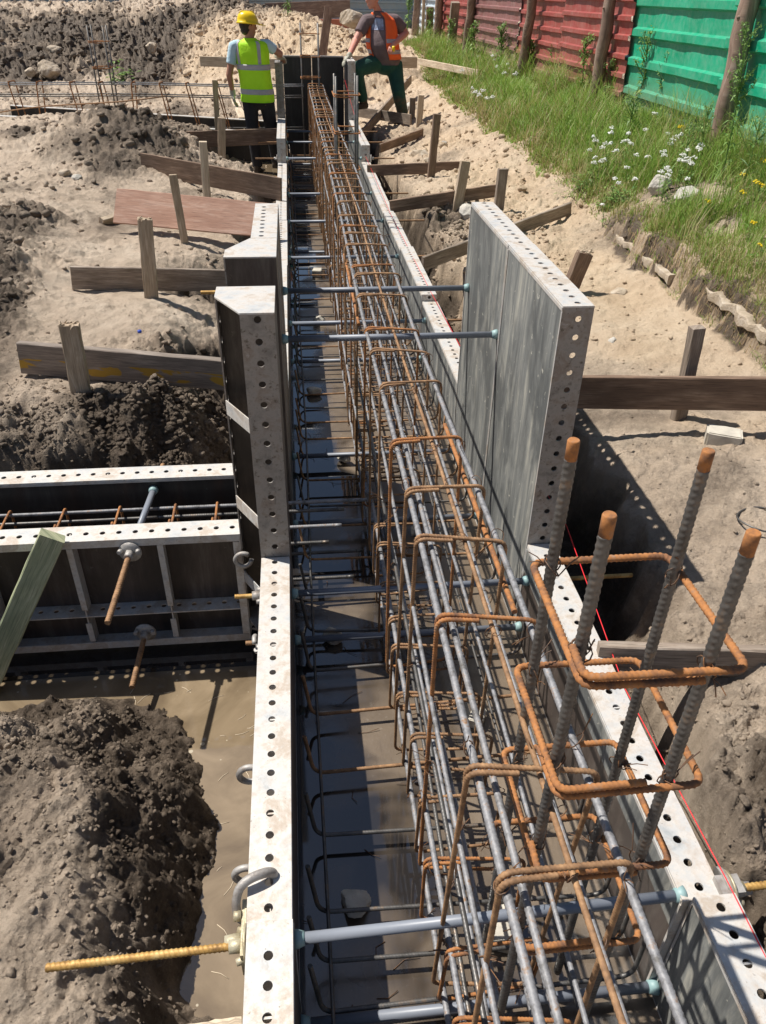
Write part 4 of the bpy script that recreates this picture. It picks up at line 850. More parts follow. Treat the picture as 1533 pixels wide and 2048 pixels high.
# concrete spacers on the floor
def rock(name, c, s, mt, label, cat, seed, group=None, box_=False, rz=0.0, kind=None):
    import bmesh
    bm = bmesh.new()
    if box_: bmesh.ops.create_cube(bm, size=1); bmesh.ops.bevel(bm, geom=bm.edges[:], offset=.06, segments=2, affect='EDGES'); bmesh.ops.subdivide_edges(bm, edges=bm.edges[:], cuts=1)
    else: bmesh.ops.create_icosphere(bm, subdivisions=4, radius=.5)
    V_ = np.array([v.co[:] for v in bm.verts])
    if not box_:
        q = V_/np.linalg.norm(V_, axis=1)[:, None]; r_ = np.random.RandomState(seed)
        pl = r_.normal(size=(14, 3)); pl /= np.linalg.norm(pl, axis=1)[:, None]; dd_ = r_.uniform(.62, .95, 14); m_ = (q@pl.T); k = np.where(m_ > .05, dd_/np.maximum(m_, .05), 9).min(1)
        V_ = q*np.minimum(k, 1.05)[:, None]*.5
    V_ = V_+.03*np.stack([fbm(V_[:, 0]*4+seed, V_[:, 1]*4+V_[:, 2]*3, 3, 5), fbm(V_[:, 1]*4+seed, V_[:, 2]*4+V_[:, 0]*3, 3, 6), fbm(V_[:, 2]*4+seed, V_[:, 0]*4+V_[:, 1]*3, 3, 7)], 1)*(.35 if box_ else 1)
    V_ = V_*np.array(s); c_, s__ = math.cos(rz), math.sin(rz)
    for v, p in zip(bm.verts, V_): v.co = (p[0]*c_-p[1]*s__, p[0]*s__+p[1]*c_, p[2])
    me = bpy.data.meshes.new(name); bm.to_mesh(me); bm.free(); me.materials.append(M[mt]); me.polygons.foreach_set('use_smooth', [not box_ and len(me.polygons) > 0 and False]*len(me.polygons))
    o = bpy.data.objects.new(name, me); COL.objects.link(o); o.location = c; return tag(o, label, cat, group, kind)
for i, (px, py, s, lb) in enumerate([(712, 1800, (.10, .09, .045), 'grey concrete spacer in the shadow near the bottom tie'), (955, 1432, (.07, .05, .04), 'pale spacer under the bars right of the cage'), (688, 915, (.09, .06, .06), 'pale concrete spacer on the floor level with the cross beam'), (628, 780, (.11, .08, .05), 'flat pale stone on the floor by the tall left forms'),
                                       (1010, 1850, (.12, .08, .05), 'concrete chip under the nearest tie sleeve'), (665, 1270, (.10, .07, .05), 'brown spacer block under the lower tie'), (640, 640, (.10, .07, .06), 'dark spacer block under the high tie'), (635, 545, (.10, .08, .06), 'small spacer block in the far left of the floor'), (870, 880, (.07, .07, .05), 'white spacer between the bars of the cage'), (830, 1060, (.06, .05, .05), 'small spacer seen through the near cage')]):
    p = at(px, py, .03); rock('concrete_spacer', (p.x, p.y, s[2]*.5), s, 'concrete_piece', lb, 'spacer', i, 'spacers on the trench floor', i % 3 == 1, rz=i*1.1)
p = at(1444, 884, .48); rock('concrete_brick', (p.x, p.y, p.z+.02), (.15, .10, .075), 'concrete_piece', 'pale worn brick lying on the sand below the brown board', 'brick', 3, None, True, rz=-.45)
for i, (px, py, z, s, lb) in enumerate([(1318, 388, 1.02, (.18, .15, .16), 'white rounded stone at the grass edge, left of the flat one'), (1373, 408, 1.02, (.30, .17, .15), 'flat white stone at the grass edge'), (1225, 685, .47, (.09, .06, .05), 'crumbling pale stone on the sand below the tall form'), (1238, 588, .52, (.14, .10, .06), 'half buried pale stone right of the frayed stake'),
                                         (935, 432, .47, (.18, .22, .16), 'rounded sandy boulder behind the tall grey form'), (838, 312, .47, (.16, .3, .12), 'grey stone between the level board and the split board'), (887, 292, .62, (.12, .12, .10), 'white angular stone on the slope'), (858, 322, .48, (.14, .12, .08), 'small pale stone beside the thin stake'),
                                         (820, 222, .8, (.28, .3, .2), 'grey stone in the bank behind the orange vest man'), (702, 38, 1.45, (.42, .5, .36), 'large grey concrete lump behind the orange vest man'), (98, 140, .75, (.75, .6, .5), 'dark boulder at the foot of the dirt heap'), (62, 145, .65, (.35, .3, .25), 'white boulder left of the dark one'),
                                         (110, 100, 1.1, (.30, .3, .22), 'small white stone halfway up the dirt heap'), (130, 350, .52, (.12, .12, .10), 'grey stone chip left of the pale loose board'), (155, 356, .52, (.11, .10, .05), 'square stone chip beside the grey one'), (1442, 462, 1.0, (.05, .08, .12), 'thin white stone stuck in the grass edge'), (905, 165, 1.02, (.2, .2, .14), 'weathered stone in the grass by the white flowers'),
                                         (950, 188, 1.02, (.16, .16, .12), 'sandy stone at the grass edge near the white flowers'), (303, 95, 1.2, (.42, .35, .34), 'pale boulder on the light part of the heap')]):
    p = hit(px, py) if py > 150 else atY(px, py, {38: 17.5, 140: 17.6, 145: 17.5, 100: 19, 95: 18.6}.get(py, 12)); g = gz(p.x, p.y) if py > 150 else p.z
    EXC.append((p.x, p.y, max(s[:2])*.75)); rock('stone', (p.x, p.y, p.z+s[2]*(.38 if i < 2 else .15) if py > 150 else p.z), tuple(q*(.7 if py in (140, 145, 95) else 1) for q in s), 'dirty_stone' if py < 150 or (i % 2 and i > 1) else 'stone', lb, 'stone', 20+i, 'stones lying about', rz=i*.8)
mb = MB(); p = at(1522, 1045, .47); mb.tube([p+Vector((.085*math.cos(a)*(1+.04*math.sin(3*a)), .085*math.sin(a), .012+.006*math.sin(2*a))) for a in np.linspace(0, 11.5, 60)], .0035, n=6); mb.solo('wire_coil', M['dark_bar'], 'small coil of black wire on the sand at the right edge', 'wire')
mb = MB(); p = at(280, 665, .475); mb.loft([(p+Z*.0, .012, .012, X_, Y_), (p+Z*.012, .012, .012, X_, Y_), (p+Z*.014, .009, .009, X_, Y_)], n=14); o = mb.solo('bottle_cap', M['pvc'], 'tiny blue bottle cap on the sand', 'bottle cap')
mm, t, b = mat('blue_plastic'); b.inputs['Base Color'].default_value = (.02, .07, .45, 1); b.inputs['Roughness'].default_value = .3; o.data.materials[0] = mm
# ---------------------------------------------------------------- loose clods lying on the soil
def clods(n, seed, box=None, smin=.0035, smax=.016):
    import bmesh
    r_ = np.random.RandomState(seed); bm = bmesh.new(); bmesh.ops.create_icosphere(bm, subdivisions=2, radius=1)
    q = np.array([v.co[:] for v in bm.verts]); fc = np.array([[v.index for v in f.verts] for f in bm.faces]); bm.free(); nvx = len(q)
    var = []
    for k in range(10):
        pl = r_.normal(size=(9, 3)); pl /= np.linalg.norm(pl, axis=1)[:, None]; dd_ = r_.uniform(.55, .95, 9); m_ = q@pl.T
        var.append(q*np.minimum(np.where(m_ > .05, dd_/np.maximum(m_, .05), 9).min(1), 1.05)[:, None]*(1+.10*r_.normal(size=(nvx, 1))))
    u = r_.uniform(0, 1, n); y = .45+(u**1.6)*22; x = .35+r_.uniform(-1, 1, n)*(1.6+.30*y)
    if box: x = r_.uniform(box[0], box[1], n); y = r_.uniform(box[2], box[3], n)
    z, d_, g_, s_d = terrain(x, y)
    pr_ = np.clip(g_, 0.03, 1.2)**1.6; ok = (r_.uniform(0, 1.0, n) < pr_) & (z > -.19) & ~((x > -.2) & (x < .93) & (y < 12.95)) & ~((x < 0) & (y > 2.3) & (y < 3.02)) & ~((x > 2.42) & (y < 20) & (x < 6))
    x, y, z, d_, g_, s_d = [a[ok] for a in (x, y, z, d_, g_, s_d)]
    size = (smin+smax*r_.uniform(0, 1, len(x))**4)*np.clip(y/2.8, .8, 3.2)*(.5+.6*g_); V_, Fc, A = [], [], [[], [], []]
    for i in range(len(x)):
        a = r_.uniform(0, 6.28); c_, s__ = math.cos(a), math.sin(a); v = var[r_.randint(10)]; sc3 = size[i]*r_.uniform(.7, 1.3, 3)
        p = np.stack([v[:, 0]*c_-v[:, 1]*s__, v[:, 0]*s__+v[:, 1]*c_, v[:, 2]*.8], 1)*sc3+[x[i], y[i], z[i]+size[i]*.25]; V_.append(p); Fc.append(fc+i*nvx)
    V_ = np.concatenate(V_); Fc = np.concatenate(Fc); me = bpy.data.meshes.new('soil_clods')
    me.vertices.add(len(V_)); me.vertices.foreach_set('co', V_.ravel().astype(np.float32)); me.loops.add(Fc.size); me.loops.foreach_set('vertex_index', Fc.ravel().astype(np.int32))
    me.polygons.add(len(Fc)); me.polygons.foreach_set('loop_start', np.arange(0, Fc.size, 3, dtype=np.int32)); me.polygons.foreach_set('loop_total', np.full(len(Fc), 3, dtype=np.int32)); me.update(calc_edges=True)
    for nm, ar in (('damp', d_*.9), ('sand', s_d), ('rough', g_)): a_ = me.attributes.new(nm, 'FLOAT', 'POINT'); a_.data.foreach_set('value', np.repeat(ar, nvx).astype(np.float32))
    me.materials.append(M['soil']); o = bpy.data.objects.new('soil_clods', me); COL.objects.link(o); tag(o, 'crumbs and clods of soil scattered over the ground', None, None, 'stuff')
clods(48000, 3); clods(20000, 4, (-1.25, -.2, .45, 2.1), .0018, .011); clods(14000, 5, (.93, 2.1, .2, 3.2), .002, .009); clods(16000, 6, (-1.9, -.3, 3.0, 4.2), .003, .013); clods(9000, 7, (.95, 2.0, 3.2, 7), .003, .012)
# ---------------------------------------------------------------- fence
def sheetwall(x, y0, y1, z0, z1, mt, label, pit, ph, dep=.035, group='corrugated fence sheets', tilt=0.0, ax='y'):
    """horizontal trapezoid ribs, real thickness"""
    prof = []; z = z0; k = 0; zz_ = [z0]; out = []
    base = z0-((z0-ph) % pit)
    c = base
    while c < z1+pit:
        for f, d in ((.0, 0), (.07, dep), (.30, dep), (.37, 0)): out.append((c+f*pit*1.0, d))
        c += pit
    out = [(z0, 0)]+[q for q in out if z0 < q[0] < z1]+[(z1, 0)]
    mb = MB(); n = len(out); ny = 24; ysn = [y0+(y1-y0)*i/ny for i in range(ny+1)]; w_ = lambda y, z: .012*math.sin(y*2.1+z*1.3)+.009*math.sin(y*5.3+z*4)+.005*math.sin(y*13+z*7)
    T = lambda y, z, d: Vector((x-d+w_(y, z)+tilt*(z-z0), y, z)) if ax == 'y' else Vector((y, x-d+w_(y, z), z))
    for side in (0, .004):
        b0 = len(mb.v)
        for y in ysn:
            for z, d in out: mb.v.append(T(y, z, d-side))
        for i in range(ny):
            for j in range(n-1): a = b0+i*n+j; mb.f.append((a, a+1, a+n+1, a+n)); mb.sm.append(False)
    for yv in (0, ny):
        for j in range(n-1): a = yv*n+j; c_ = a+(ny+1)*n; mb.f.append((a, a+1, c_+1, c_)); mb.sm.append(False)
    return mb.solo('fence_sheet', M[mt], label, 'fence sheet', T((y0+y1)/2, z0, 0), group)
sheetwall(3.405, 4.1, 6.62, 1.02, 3.2, 'green_sheet', 'nearest green corrugated sheet, right of the leaning post', .275, 1.24)
sheetwall(3.44, 6.50, 8.83, 1.04, 3.2, 'green_sheet', 'green corrugated sheet with dusty patches, left of the leaning post', .25, 1.285)
sheetwall(3.40, 8.72, 11.0, 1.10, 3.2, 'red_sheet', 'red corrugated sheet next to the green ones', .165, 1.25, dep=.03)
sheetwall(3.43, 10.9, 13.2, 1.10, 3.2, 'red_sheet', 'dusty red corrugated sheet second from the green ones', .165, 1.22, dep=.03)
sheetwall(3.40, 13.1, 16.4, 1.10, 3.2, 'maroon_sheet', 'faded maroon corrugated sheet in the middle of the red run', .165, 1.24, dep=.03)
sheetwall(3.43, 16.3, 20.6, 1.05, 3.2, 'red_sheet', 'farthest red corrugated sheet beside the white ones', .165, 1.24, dep=.03)
sheetwall(3.45, 20.8, 23.2, 1.05, 3.0, 'white_sheet', 'white corrugated sheet beyond the last red one', .15, 1.2, dep=.04); sheetwall(3.50, 23.2, 26, 1.05, 3.0, 'white_sheet', 'farthest white corrugated sheet at the site corner', .15, 1.2, dep=.04)
sheetwall(25.2, -7.5, 4.0, 1.0, 3.0, 'blue_sheet', 'long grey-blue sheet fence behind the dirt heap', .21, 1.2, ax='x', group=None)
def post(bot, top, wpx, label, X=3.3, lean=0.0, group='fence posts', z1=3.1, mt='post_wood'):
    a = atX(*bot, X); c = atX(*top, X); d = (c-a).normalized(); wd = wpx/F*(a-CAM).dot(fw)/2
    c = a+d*((z1-a.z)/d.z); mb = MB(); pts = []; rr = []
    n = 26
    for i in range(n+1):
        s = i/n; p = (a-d*.3).lerp(c, s); pts.append(p+Vector((.006*math.sin(i*1.3), .006*math.cos(i*.9), 0))); rr.append(wd*(1.08-.2*s+random.uniform(-.05, .05)))
    mb.tube(pts, rr, n=12)
    for k in range(3):   # branch stubs
        i = random.randint(8, n-2); e = Vector((-1, random.uniform(-1, .6), random.uniform(-.2, .5))).normalized(); mb.tube([pts[i], pts[i]+e*wd*1.05, pts[i]+e*wd*1.2], [wd*.3, wd*.2, wd*.05], n=6)
    uv = None; o = mb.build('fence_post', M[mt]); 
    ul = o.data.uv_layers.new(name='UVMap')
    for lp in o.data.loops: v = o.data.vertices[lp.vertex_index].co; ul.data[lp.index].uv = (v.z, (v.x+v.y)*1.0)
    me = o.data; me.transform(Matrix.Translation(-a)); o.location = a; return tag(o, label, 'fence post', group)
post((1424, 345), (1500, 0), 36, 'thick leaning round post in front of the green sheets'); post((1190, 195), (1222, 0), 24, 'dark round post near the red and green joint'); post((1046, 130), (1066, 0), 19, 'peeling round post in the middle of the red sheets')
post((931, 115), (945, 0), 17, 'dark post left of the maroon sheet'); post((872, 118), (880, 0), 16, 'peeling orange-brown post at the white and red joint'); post((829, 80), (836, 0), 14, 'dark post in front of the white sheets', X=3.25)
beam('fence_post', atX(903, 4, 3.15), atX(893, 118, 3.15), .16, .12, M['old_wood'], 'short square post with flat top before the last red sheet', 'fence post', 'fence posts', dn=(1, 0, 0))
beam('fence_post', atX(854, 14, 3.2), atX(850, 95, 3.2), .16, .12, M['brown_wood'], 'stubby brown post among the white sheets', 'fence post', 'fence posts', dn=(1, 0, 0))
beam('fence_post', atX(846, -10, 3.0), atX(842, 100, 3.0), .06, .06, M['pale_wood'], 'slim grey stake in front of the stubby brown post', 'fence post', 'fence posts', dn=(1, 0, 0))
beam('timber_plank', atY(650, 12, 15.5), atY(637, 112, 15.5), .14, .06, M['post_wood'], 'dark upright timber behind the black end forms', 'stake', None, dn=(1, 0, 0))
beam('timber_plank', atY(530, 6, 22.5), atY(700, 0, 22.5), .35, .08, M['post_wood'], 'dark horizontal beam in front of the grey-blue fence', 'board')
mb = MB(); a, c = atY(600, 46, 23.5), atY(760, 46, 23.5); mb.box(a-Z*.12, c-a, (0, .25, 0), (0, 0, .2)); surf('brick', [(.3, (.40, .13, .08)), (.7, (.50, .19, .12))], 20); mb.solo('brick_kerb', M['brick'], 'low red brick strip at the foot of the grey-blue fence', 'brick strip')
# ---------------------------------------------------------------- old kerb pieces exposed in the bank
def kerb(p1, p2, z, label):
    a, c = atX(*p1, 2.38), atX(*p2, 2.36); d = c-a; sd = d.cross(Z).normalized(); mb = MB(); n = 14
    for i in range(n):
        q = a+d*(i/n); j = lambda: Vector((random.uniform(-.008, .008), random.uniform(-.008, .008), random.uniform(-.008, .008)))
    rings = []
    for i in range(n+1):
        q = a.lerp(c, i/n); rings.append((q+Vector((random.uniform(-.012, .012), 0, random.uniform(-.012, .008)))-Z*.055+X_*.02, .03*random.uniform(.5, 1.3), .03*random.uniform(.6, 1.3), sd, Z))
    mb.loft(rings, n=12, p=5, smooth=False); mb.solo('old_kerb', M['dirty_stone'], label, 'kerb', a.lerp(c, .5), 'old kerb exposed in the bank')
kerb((1232, 455), (1345, 545), .86, 'old concrete kerb sticking out of the bank left of the overhang'); kerb((1412, 560), (1540, 655), .88, 'old concrete kerb in the bank at the right edge')
# ---------------------------------------------------------------- grass
def edge_x(y): return np.interp(y, [2.6, 5, 7.2, 11, 16.5, 21], [2.40, 2.40, 2.45, 2.45, 2.52, 2.7])
def blades(n, name, mt, label, hmin, hmax, wd, tint, seed, band=None, droop=.35, dens=None, out=None):
    r_ = np.random.RandomState(seed); y = 3.02+(r_.uniform(0, 1, n)**1.35)*18; ex = edge_x(y)+.05*pn(y*3, y*0+2, 4)
    if band is None: x = ex+r_.uniform(0, 1, n)**.9*(3.40-ex)
    else: x = ex+r_.uniform(band[0], band[1], n)
    cl = fbm(x*2.2, y*1.4, 3, seed); keep = r_.uniform(-.9, 1.0, n) < cl+.35 if dens is None else r_.uniform(0, 1, n) < dens
    for ex_, ey_, er_ in EXC: keep &= ((x-ex_)**2+((y-ey_+.06)*.8)**2 > (er_+.02)**2)
    x, y, cl = x[keep], y[keep], cl[keep]; n = len(x); z = terrain(x, y)[0]
    h = r_.uniform(hmin, hmax, n)*np.clip(.75+cl*.7, .35, 1.5)*np.clip((x-edge_x(y))*1.3+.55, .5, 1.15); a = r_.uniform(0, 6.28, n); w_ = wd*np.clip(y/4.2, .8, 3.2)*r_.uniform(.7, 1.3, n)
    if out is not None: a = math.pi+r_.uniform(-1.0, 1.0, n)
    lx, ly = np.cos(a), np.sin(a); dr = h*droop*r_.uniform(.3, 1.6, n); sx, sy = -ly, lx
    P_ = []
    for s, ws in ((0, 1), (.4, .9), (.75, .6), (1, .05)):
        cx = x+lx*dr*s**2; cy_ = y+ly*dr*s**2; cz = z-.01+(h*(s-.25*s*s*droop*2) if out is None else h*(.35*s-1.15*s*s))
        P_.append(np.stack([cx-sx*w_*ws, cy_-sy*w_*ws, cz], 1)); P_.append(np.stack([cx+sx*w_*ws, cy_+sy*w_*ws, cz], 1))
    V_ = np.stack(P_, 1).reshape(-1, 3); b0 = np.arange(n)[:, None]*8
    Fc = np.concatenate([b0+np.array([[2*k, 2*k+1, 2*k+3, 2*k+2]]) for k in range(3)], 0)
    me = bpy.data.meshes.new(name); me.vertices.add(len(V_)); me.vertices.foreach_set('co', V_.ravel().astype(np.float32)); me.loops.add(Fc.size); me.loops.foreach_set('vertex_index', Fc.ravel().astype(np.int32))
    me.polygons.add(len(Fc)); me.polygons.foreach_set('loop_start', np.arange(0, Fc.size, 4, dtype=np.int32)); me.polygons.foreach_set('loop_total', np.full(len(Fc), 4, dtype=np.int32)); me.update(calc_edges=True)
    ti = np.clip(tint[0]+(tint[1]-tint[0])*r_.uniform(0, 1, n)+.2*cl-(.35*np.clip(1-(x-edge_x(y))/.28, 0, 1) if band is None else 0), 0, 1)
    at_ = me.attributes.new('tint', 'FLOAT', 'POINT'); at_.data.foreach_set('value', np.repeat(ti, 8).astype(np.float32)); me.materials.append(M[mt])
    o = bpy.data.objects.new(name, me); COL.objects.link(o); tag(o, label, None, None, 'stuff')
blades(120000, 'grass', 'grass', 'green grass on the bank below the fence', .07, .24, .0019, (.22, 1), 11)
blades(30000, 'tall_grass', 'grass', 'taller bent grass stalks on the bank', .22, .55, .0013, (.0, .75), 12, droop=.55)
blades(26000, 'dry_grass', 'roots', 'dry brown grass and roots hanging over the cut edge', .07, .20, .0016, (0, .3), 13, band=(-.10, .10), dens=.8, out=1)
blades(14000, 'edge_grass', 'grass', 'yellowish grass tufts along the cut edge', .08, .22, .0020, (.0, .7), 14, band=(-.06, .2), dens=.7, droop=.8)
# ---------------------------------------------------------------- plants
def tint(o, v=None):
    me = o.data; a_ = me.attributes.new('tint', 'FLOAT', 'POINT'); a_.data.foreach_set('value', np.clip(rs.normal(.5, .28, len(me.vertices)//4+1).repeat(4)[:len(me.vertices)], 0, 1).astype(np.float32))
def leaf(mb, p, d, l, w_, sag=.3):
    d = Vector(d).normalized(); sd = d.cross(Z); sd = (sd if sd.length > .1 else X_).normalized(); q = p+d*l*.5+Z*(.02*l); e = p+d*l-Z*l*sag
    mb.quad(p, q-sd*w_, e, q+sd*w_)
def weed(foot, zf, h, label, nb=16, kind=0, X=None):
    p = hit(*foot) if X is None else X; p = Vector((p.x, p.y, gz(p.x, p.y))); t_ = thing('tall_weed', label, 'weed', p, 'tall weeds by the fence')
    ls = max(1.0, min(2.6, p.y/4.2)); lean = Vector((random.uniform(-.06, .06), random.uniform(-.06, .06), 0)); S_ = lambda s: p+Z*h*s+lean*s*s*h*2
    mb = MB(); mb.tube([S_(k/8) for k in range(9)], [(.006-.004*k/8)*(.5+.5*ls) for k in range(9)], n=6)
    lf = MB(); fl = MB()
    for k in range(nb*3):
        s = random.uniform(.05, .75); a = random.uniform(0, 6.28); leaf(lf, S_(s), (math.cos(a), math.sin(a), random.uniform(.1, .8)), random.uniform(.07, .13)*(1.1-s*.6)*(.6+.4*ls), .006*ls, random.uniform(.1, .6))
    for k in range(nb):
        s = random.uniform(.5, .98); a = random.uniform(0, 6.28); L = random.uniform(.10, .26)*(1.25-s*.8); d = Vector((math.cos(a), math.sin(a), 1.3)).normalized(); b0 = S_(s); mb.tube([b0, b0+d*L*.6, b0+d*L+Z*.01], [.0022*ls, .0016*ls, .0008*ls], n=4, cap=False)
        for j in range(9):
            q = b0+d*L*random.uniform(.35, 1.05)+Vector((random.uniform(-1, 1), random.uniform(-1, 1), random.uniform(-.5, 1)))*.022; e = Vector((random.uniform(-1, 1), random.uniform(-1, 1), random.uniform(0, 1))).normalized(); leaf(fl, q, e, random.uniform(.012, .022)*ls, .005*ls, .1)
    o = mb.build('stem', M['leaf'], t_); tint(o); o = lf.build('leaves', M['leaf'], t_); tint(o); o['kind'] = 'stuff'; o = fl.build('seed_fluff', M['leaf'], t_); tint(o); o['kind'] = 'stuff'
    return t_
weed((1440, 372), 1.07, .95, 'tallest feathery weed in front of the leaning post', 34); weed((1395, 330), 1.1, .35, 'low leafy weed left of the leaning post', 10); weed((1275, 245), 1.14, .72, 'feathery weed before the first green sheet', 22); weed((1310, 262), 1.13, .62, 'second feathery weed before the green sheet', 18)
weed((962, 130), 1.13, .75, 'bushy weed in front of the maroon sheet', 30); weed((1000, 150), 1.12, .6, 'bushy weed among white flowers before the red sheet', 24); weed((935, 120), 1.12, .55, 'weed at the foot of the dark post', 20); weed((1060, 170), 1.12, .5, 'leafy weed before the peeling post', 18); weed((815, 75), 1.15, 1.0, 'tall green weed behind the orange vest man', 24); weed((576, 28), 1.6, .5, 'lone green weed on top of the sand heap', 16, X=atY(576, 30, 19.5)); weed((1360, 350), 1.08, .3, 'small leafy weed among the white flowers', 10)
for i, (x, y, h, nb) in enumerate([(900, 118, .6, 16), (985, 120, .75, 22), (1030, 150, .55, 16), (1100, 180, .5, 14), (1160, 205, .6, 16), (1215, 225, .5, 14), (945, 140, .7, 18), (860, 100, .7, 14), (1480, 400, .45, 12), (1250, 300, .4, 10)]):
    weed((x, y), 1, h, ['weed clump at the far end of the bank before the short square post', 'tall weed clump between the two bushy weeds', 'airy weed just right of the bushy weeds', 'weed before the dusty red sheet', 'weed left of the dark round post', 'weed right of the dark round post', 'dense weed below the bushy ones', 'farthest weed beside the peeling post', 'weed in the grass right of the leaning post', 'low weed in the middle of the grass'][i], nb)
def yarrow(heads, label, group='white flowers on the bank', mt='white_flower', R=.017, cat='flower'):
    wh = mt == 'white_flower'; H_ = [hit(x, y, .20 if wh else .12) for x, y in heads]; c = sum(H_, Vector())/len(H_); foot = Vector((c.x, c.y, gz(c.x, c.y)))
    t_ = thing('yarrow_plant' if wh else 'yellow_flower', label, cat, foot, group); lf = MB()
    for p in H_:
        st = MB(); hd = MB(); f_ = Vector((p.x+(foot.x-p.x)*.25+random.uniform(-.02, .02), p.y+(foot.y-p.y)*.25, 0)); f_.z = gz(f_.x, f_.y)-.01
        mid = p.lerp(f_, .5)+Vector((random.uniform(-.02, .02), random.uniform(-.02, .02), 0)); st.tube([f_, mid, p], [.003, .002, .0015], n=5, cap=False); s_c = np.clip(p.y/4.5, 1, 2.4); rr_ = R*random.uniform(.7, 1.25)
        for k in range(20 if wh else 6):
            a, r_ = random.uniform(0, 6.28), rr_*s_c*math.sqrt(random.random()); q = p+Vector((math.cos(a)*r_, math.sin(a)*r_*.8, .012*s_c-r_*.5+random.uniform(-.006, .006)*s_c)); s = random.uniform(.003, .006)*s_c*(1 if wh else 1.3)
            hd.loft([(q-Z*s*.7, s*.4, s*.4, X_, Y_), (q, s, s*.9, X_, Y_), (q+Z*s*.7, s*.45, s*.45, X_, Y_)], n=5, smooth=False)
        for k in range(9): s = random.uniform(.05, .8); a = random.uniform(0, 6.28); leaf(lf, f_.lerp(p, s), (math.cos(a), math.sin(a), .5), random.uniform(.04, .09), .006, .3)
        o = st.build('stem', M['leaf'], t_); tint(o); hd.build('flower_head', M[mt], t_)
    o = lf.build('leaves', M['leaf'], t_); tint(o); o['kind'] = 'stuff'
yarrow([(1180, 303), (1188, 328), (1190, 318), (1203, 325)], 'white yarrow heads farthest left of the big clump'); yarrow([(1192, 283), (1207, 297), (1213, 289), (1222, 290), (1208, 322)], 'white yarrow clump above the farthest left heads'); yarrow([(1257, 270), (1255, 284), (1262, 290), (1249, 285), (1232, 303)], 'white yarrow group in the middle of the grass')
yarrow([(1274, 312), (1297, 316), (1254, 337), (1292, 262)], 'scattered white yarrow heads right of the middle group'); yarrow([(1336, 270), (1346, 282), (1341, 290), (1352, 276), (1362, 272), (1330, 312), (1327, 305)], 'dense white yarrow cluster left of the tallest weed'); yarrow([(1366, 312), (1374, 318), (1380, 325), (1370, 325), (1388, 318), (1376, 302), (1384, 330), (1360, 322)], 'densest white yarrow cluster in front of the leaning post')
yarrow([(1395, 298), (1401, 302), (1402, 292)], 'three white yarrow heads beside the post'); yarrow([(1335, 338), (1340, 345), (1322, 345), (1336, 352), (1375, 360)], 'low white yarrow heads above the stones'); yarrow([(1225, 258), (1222, 268), (1186, 276), (1310, 230), (1413, 170)], 'single narrow white yarrow heads in the tall grass')
yarrow([(950, 92), (955, 100), (962, 106), (968, 98), (975, 108), (958, 115)], 'far white yarrow before the maroon sheet'); yarrow([(985, 115), (992, 122), (1000, 118), (1008, 128), (996, 135)], 'far white yarrow between the bushy weeds'); yarrow([(1015, 132), (1022, 140), (1030, 95), (1010, 148), (1032, 150)], 'far white yarrow right of the bushy weeds'); yarrow([(945, 180), (952, 186), (960, 192), (965, 183), (975, 200), (985, 198)], 'white flowers at the cut edge beside the stones'); yarrow([(880, 135), (890, 140), (900, 138), (925, 143)], 'tiny white flowers at the far end of the grass'); yarrow([(1205, 412), (1230, 360), (1238, 368), (1270, 360)], 'low white flowers over the creeping plant')
for i, (x, y, lb) in enumerate([(1485, 350, 'yellow flower at the foot of the right green sheet'), (1510, 365, 'yellow flower right of the highest one'), (1521, 371, 'yellow flower close beside its neighbour at the edge'), (1414, 404, 'yellow flower just right of the flat stone'), (1505, 446, 'yellow flower at the cut edge on the right'), (1519, 492, 'lowest yellow flower by the overhang'), (1525, 322, 'yellow flower touching the right edge of the photo'), (1360, 256, 'small yellow flower above the dense cluster'), (1095, 158, 'small orange-yellow flower before the red sheet'), (1485, 385, 'yellow flower in the long grass right of the post')]): yarrow([(x, y), (x+5, y+3)], lb, 'yellow flowers on the bank', 'yellow_flower', .012)
def bush(c, R, n, label, lw=.012, ll=.03, name='leafy_plant', elong=(1, 1, 1)):
    p = Vector(c); t_ = thing(name, label, 'plant', p); mb = MB(); st = MB()
    for k in range(n):
        q = Vector((random.gauss(0, .5)*elong[0], random.gauss(0, .5)*elong[1], random.gauss(0, .4)*elong[2]))*R; a = random.uniform(0, 6.28); leaf(mb, p+q, (math.cos(a), math.sin(a), random.uniform(-.3, .5)), ll*random.uniform(.7, 1.3), lw*random.uniform(.7, 1.2), .2)
        if k % 8 == 0: st.tube([p-Z*R*.2, p+q*.6+Z*.01, p+q], .0018, n=4, cap=False)
    o = mb.build('leaves', M['leaf'], t_); tint(o); o = st.build('stem', M['leaf'], t_); tint(o)
p = hit(1232, 400, .05); bush((p.x, p.y, p.z-.02), .17, 420, 'dark leafy creeper hanging over the bank left of the white stones', elong=(.7, 1.0, .8)); p = hit(1338, 412, .02); bush((p.x, p.y, p.z), .05, 60, 'small bright green rosette below the white stones', .007, .05); p = hit(1170, 375, .05); bush((p.x, p.y, p.z), .15, 200, 'trailing leafy tuft at the cut edge left of the creeper', .006, .05)
p = atY(240, 150, 17.6); bush((p.x, p.y, p.z), .25, 60, 'small green plant with rubbish at the foot of the heap', .03, .12)
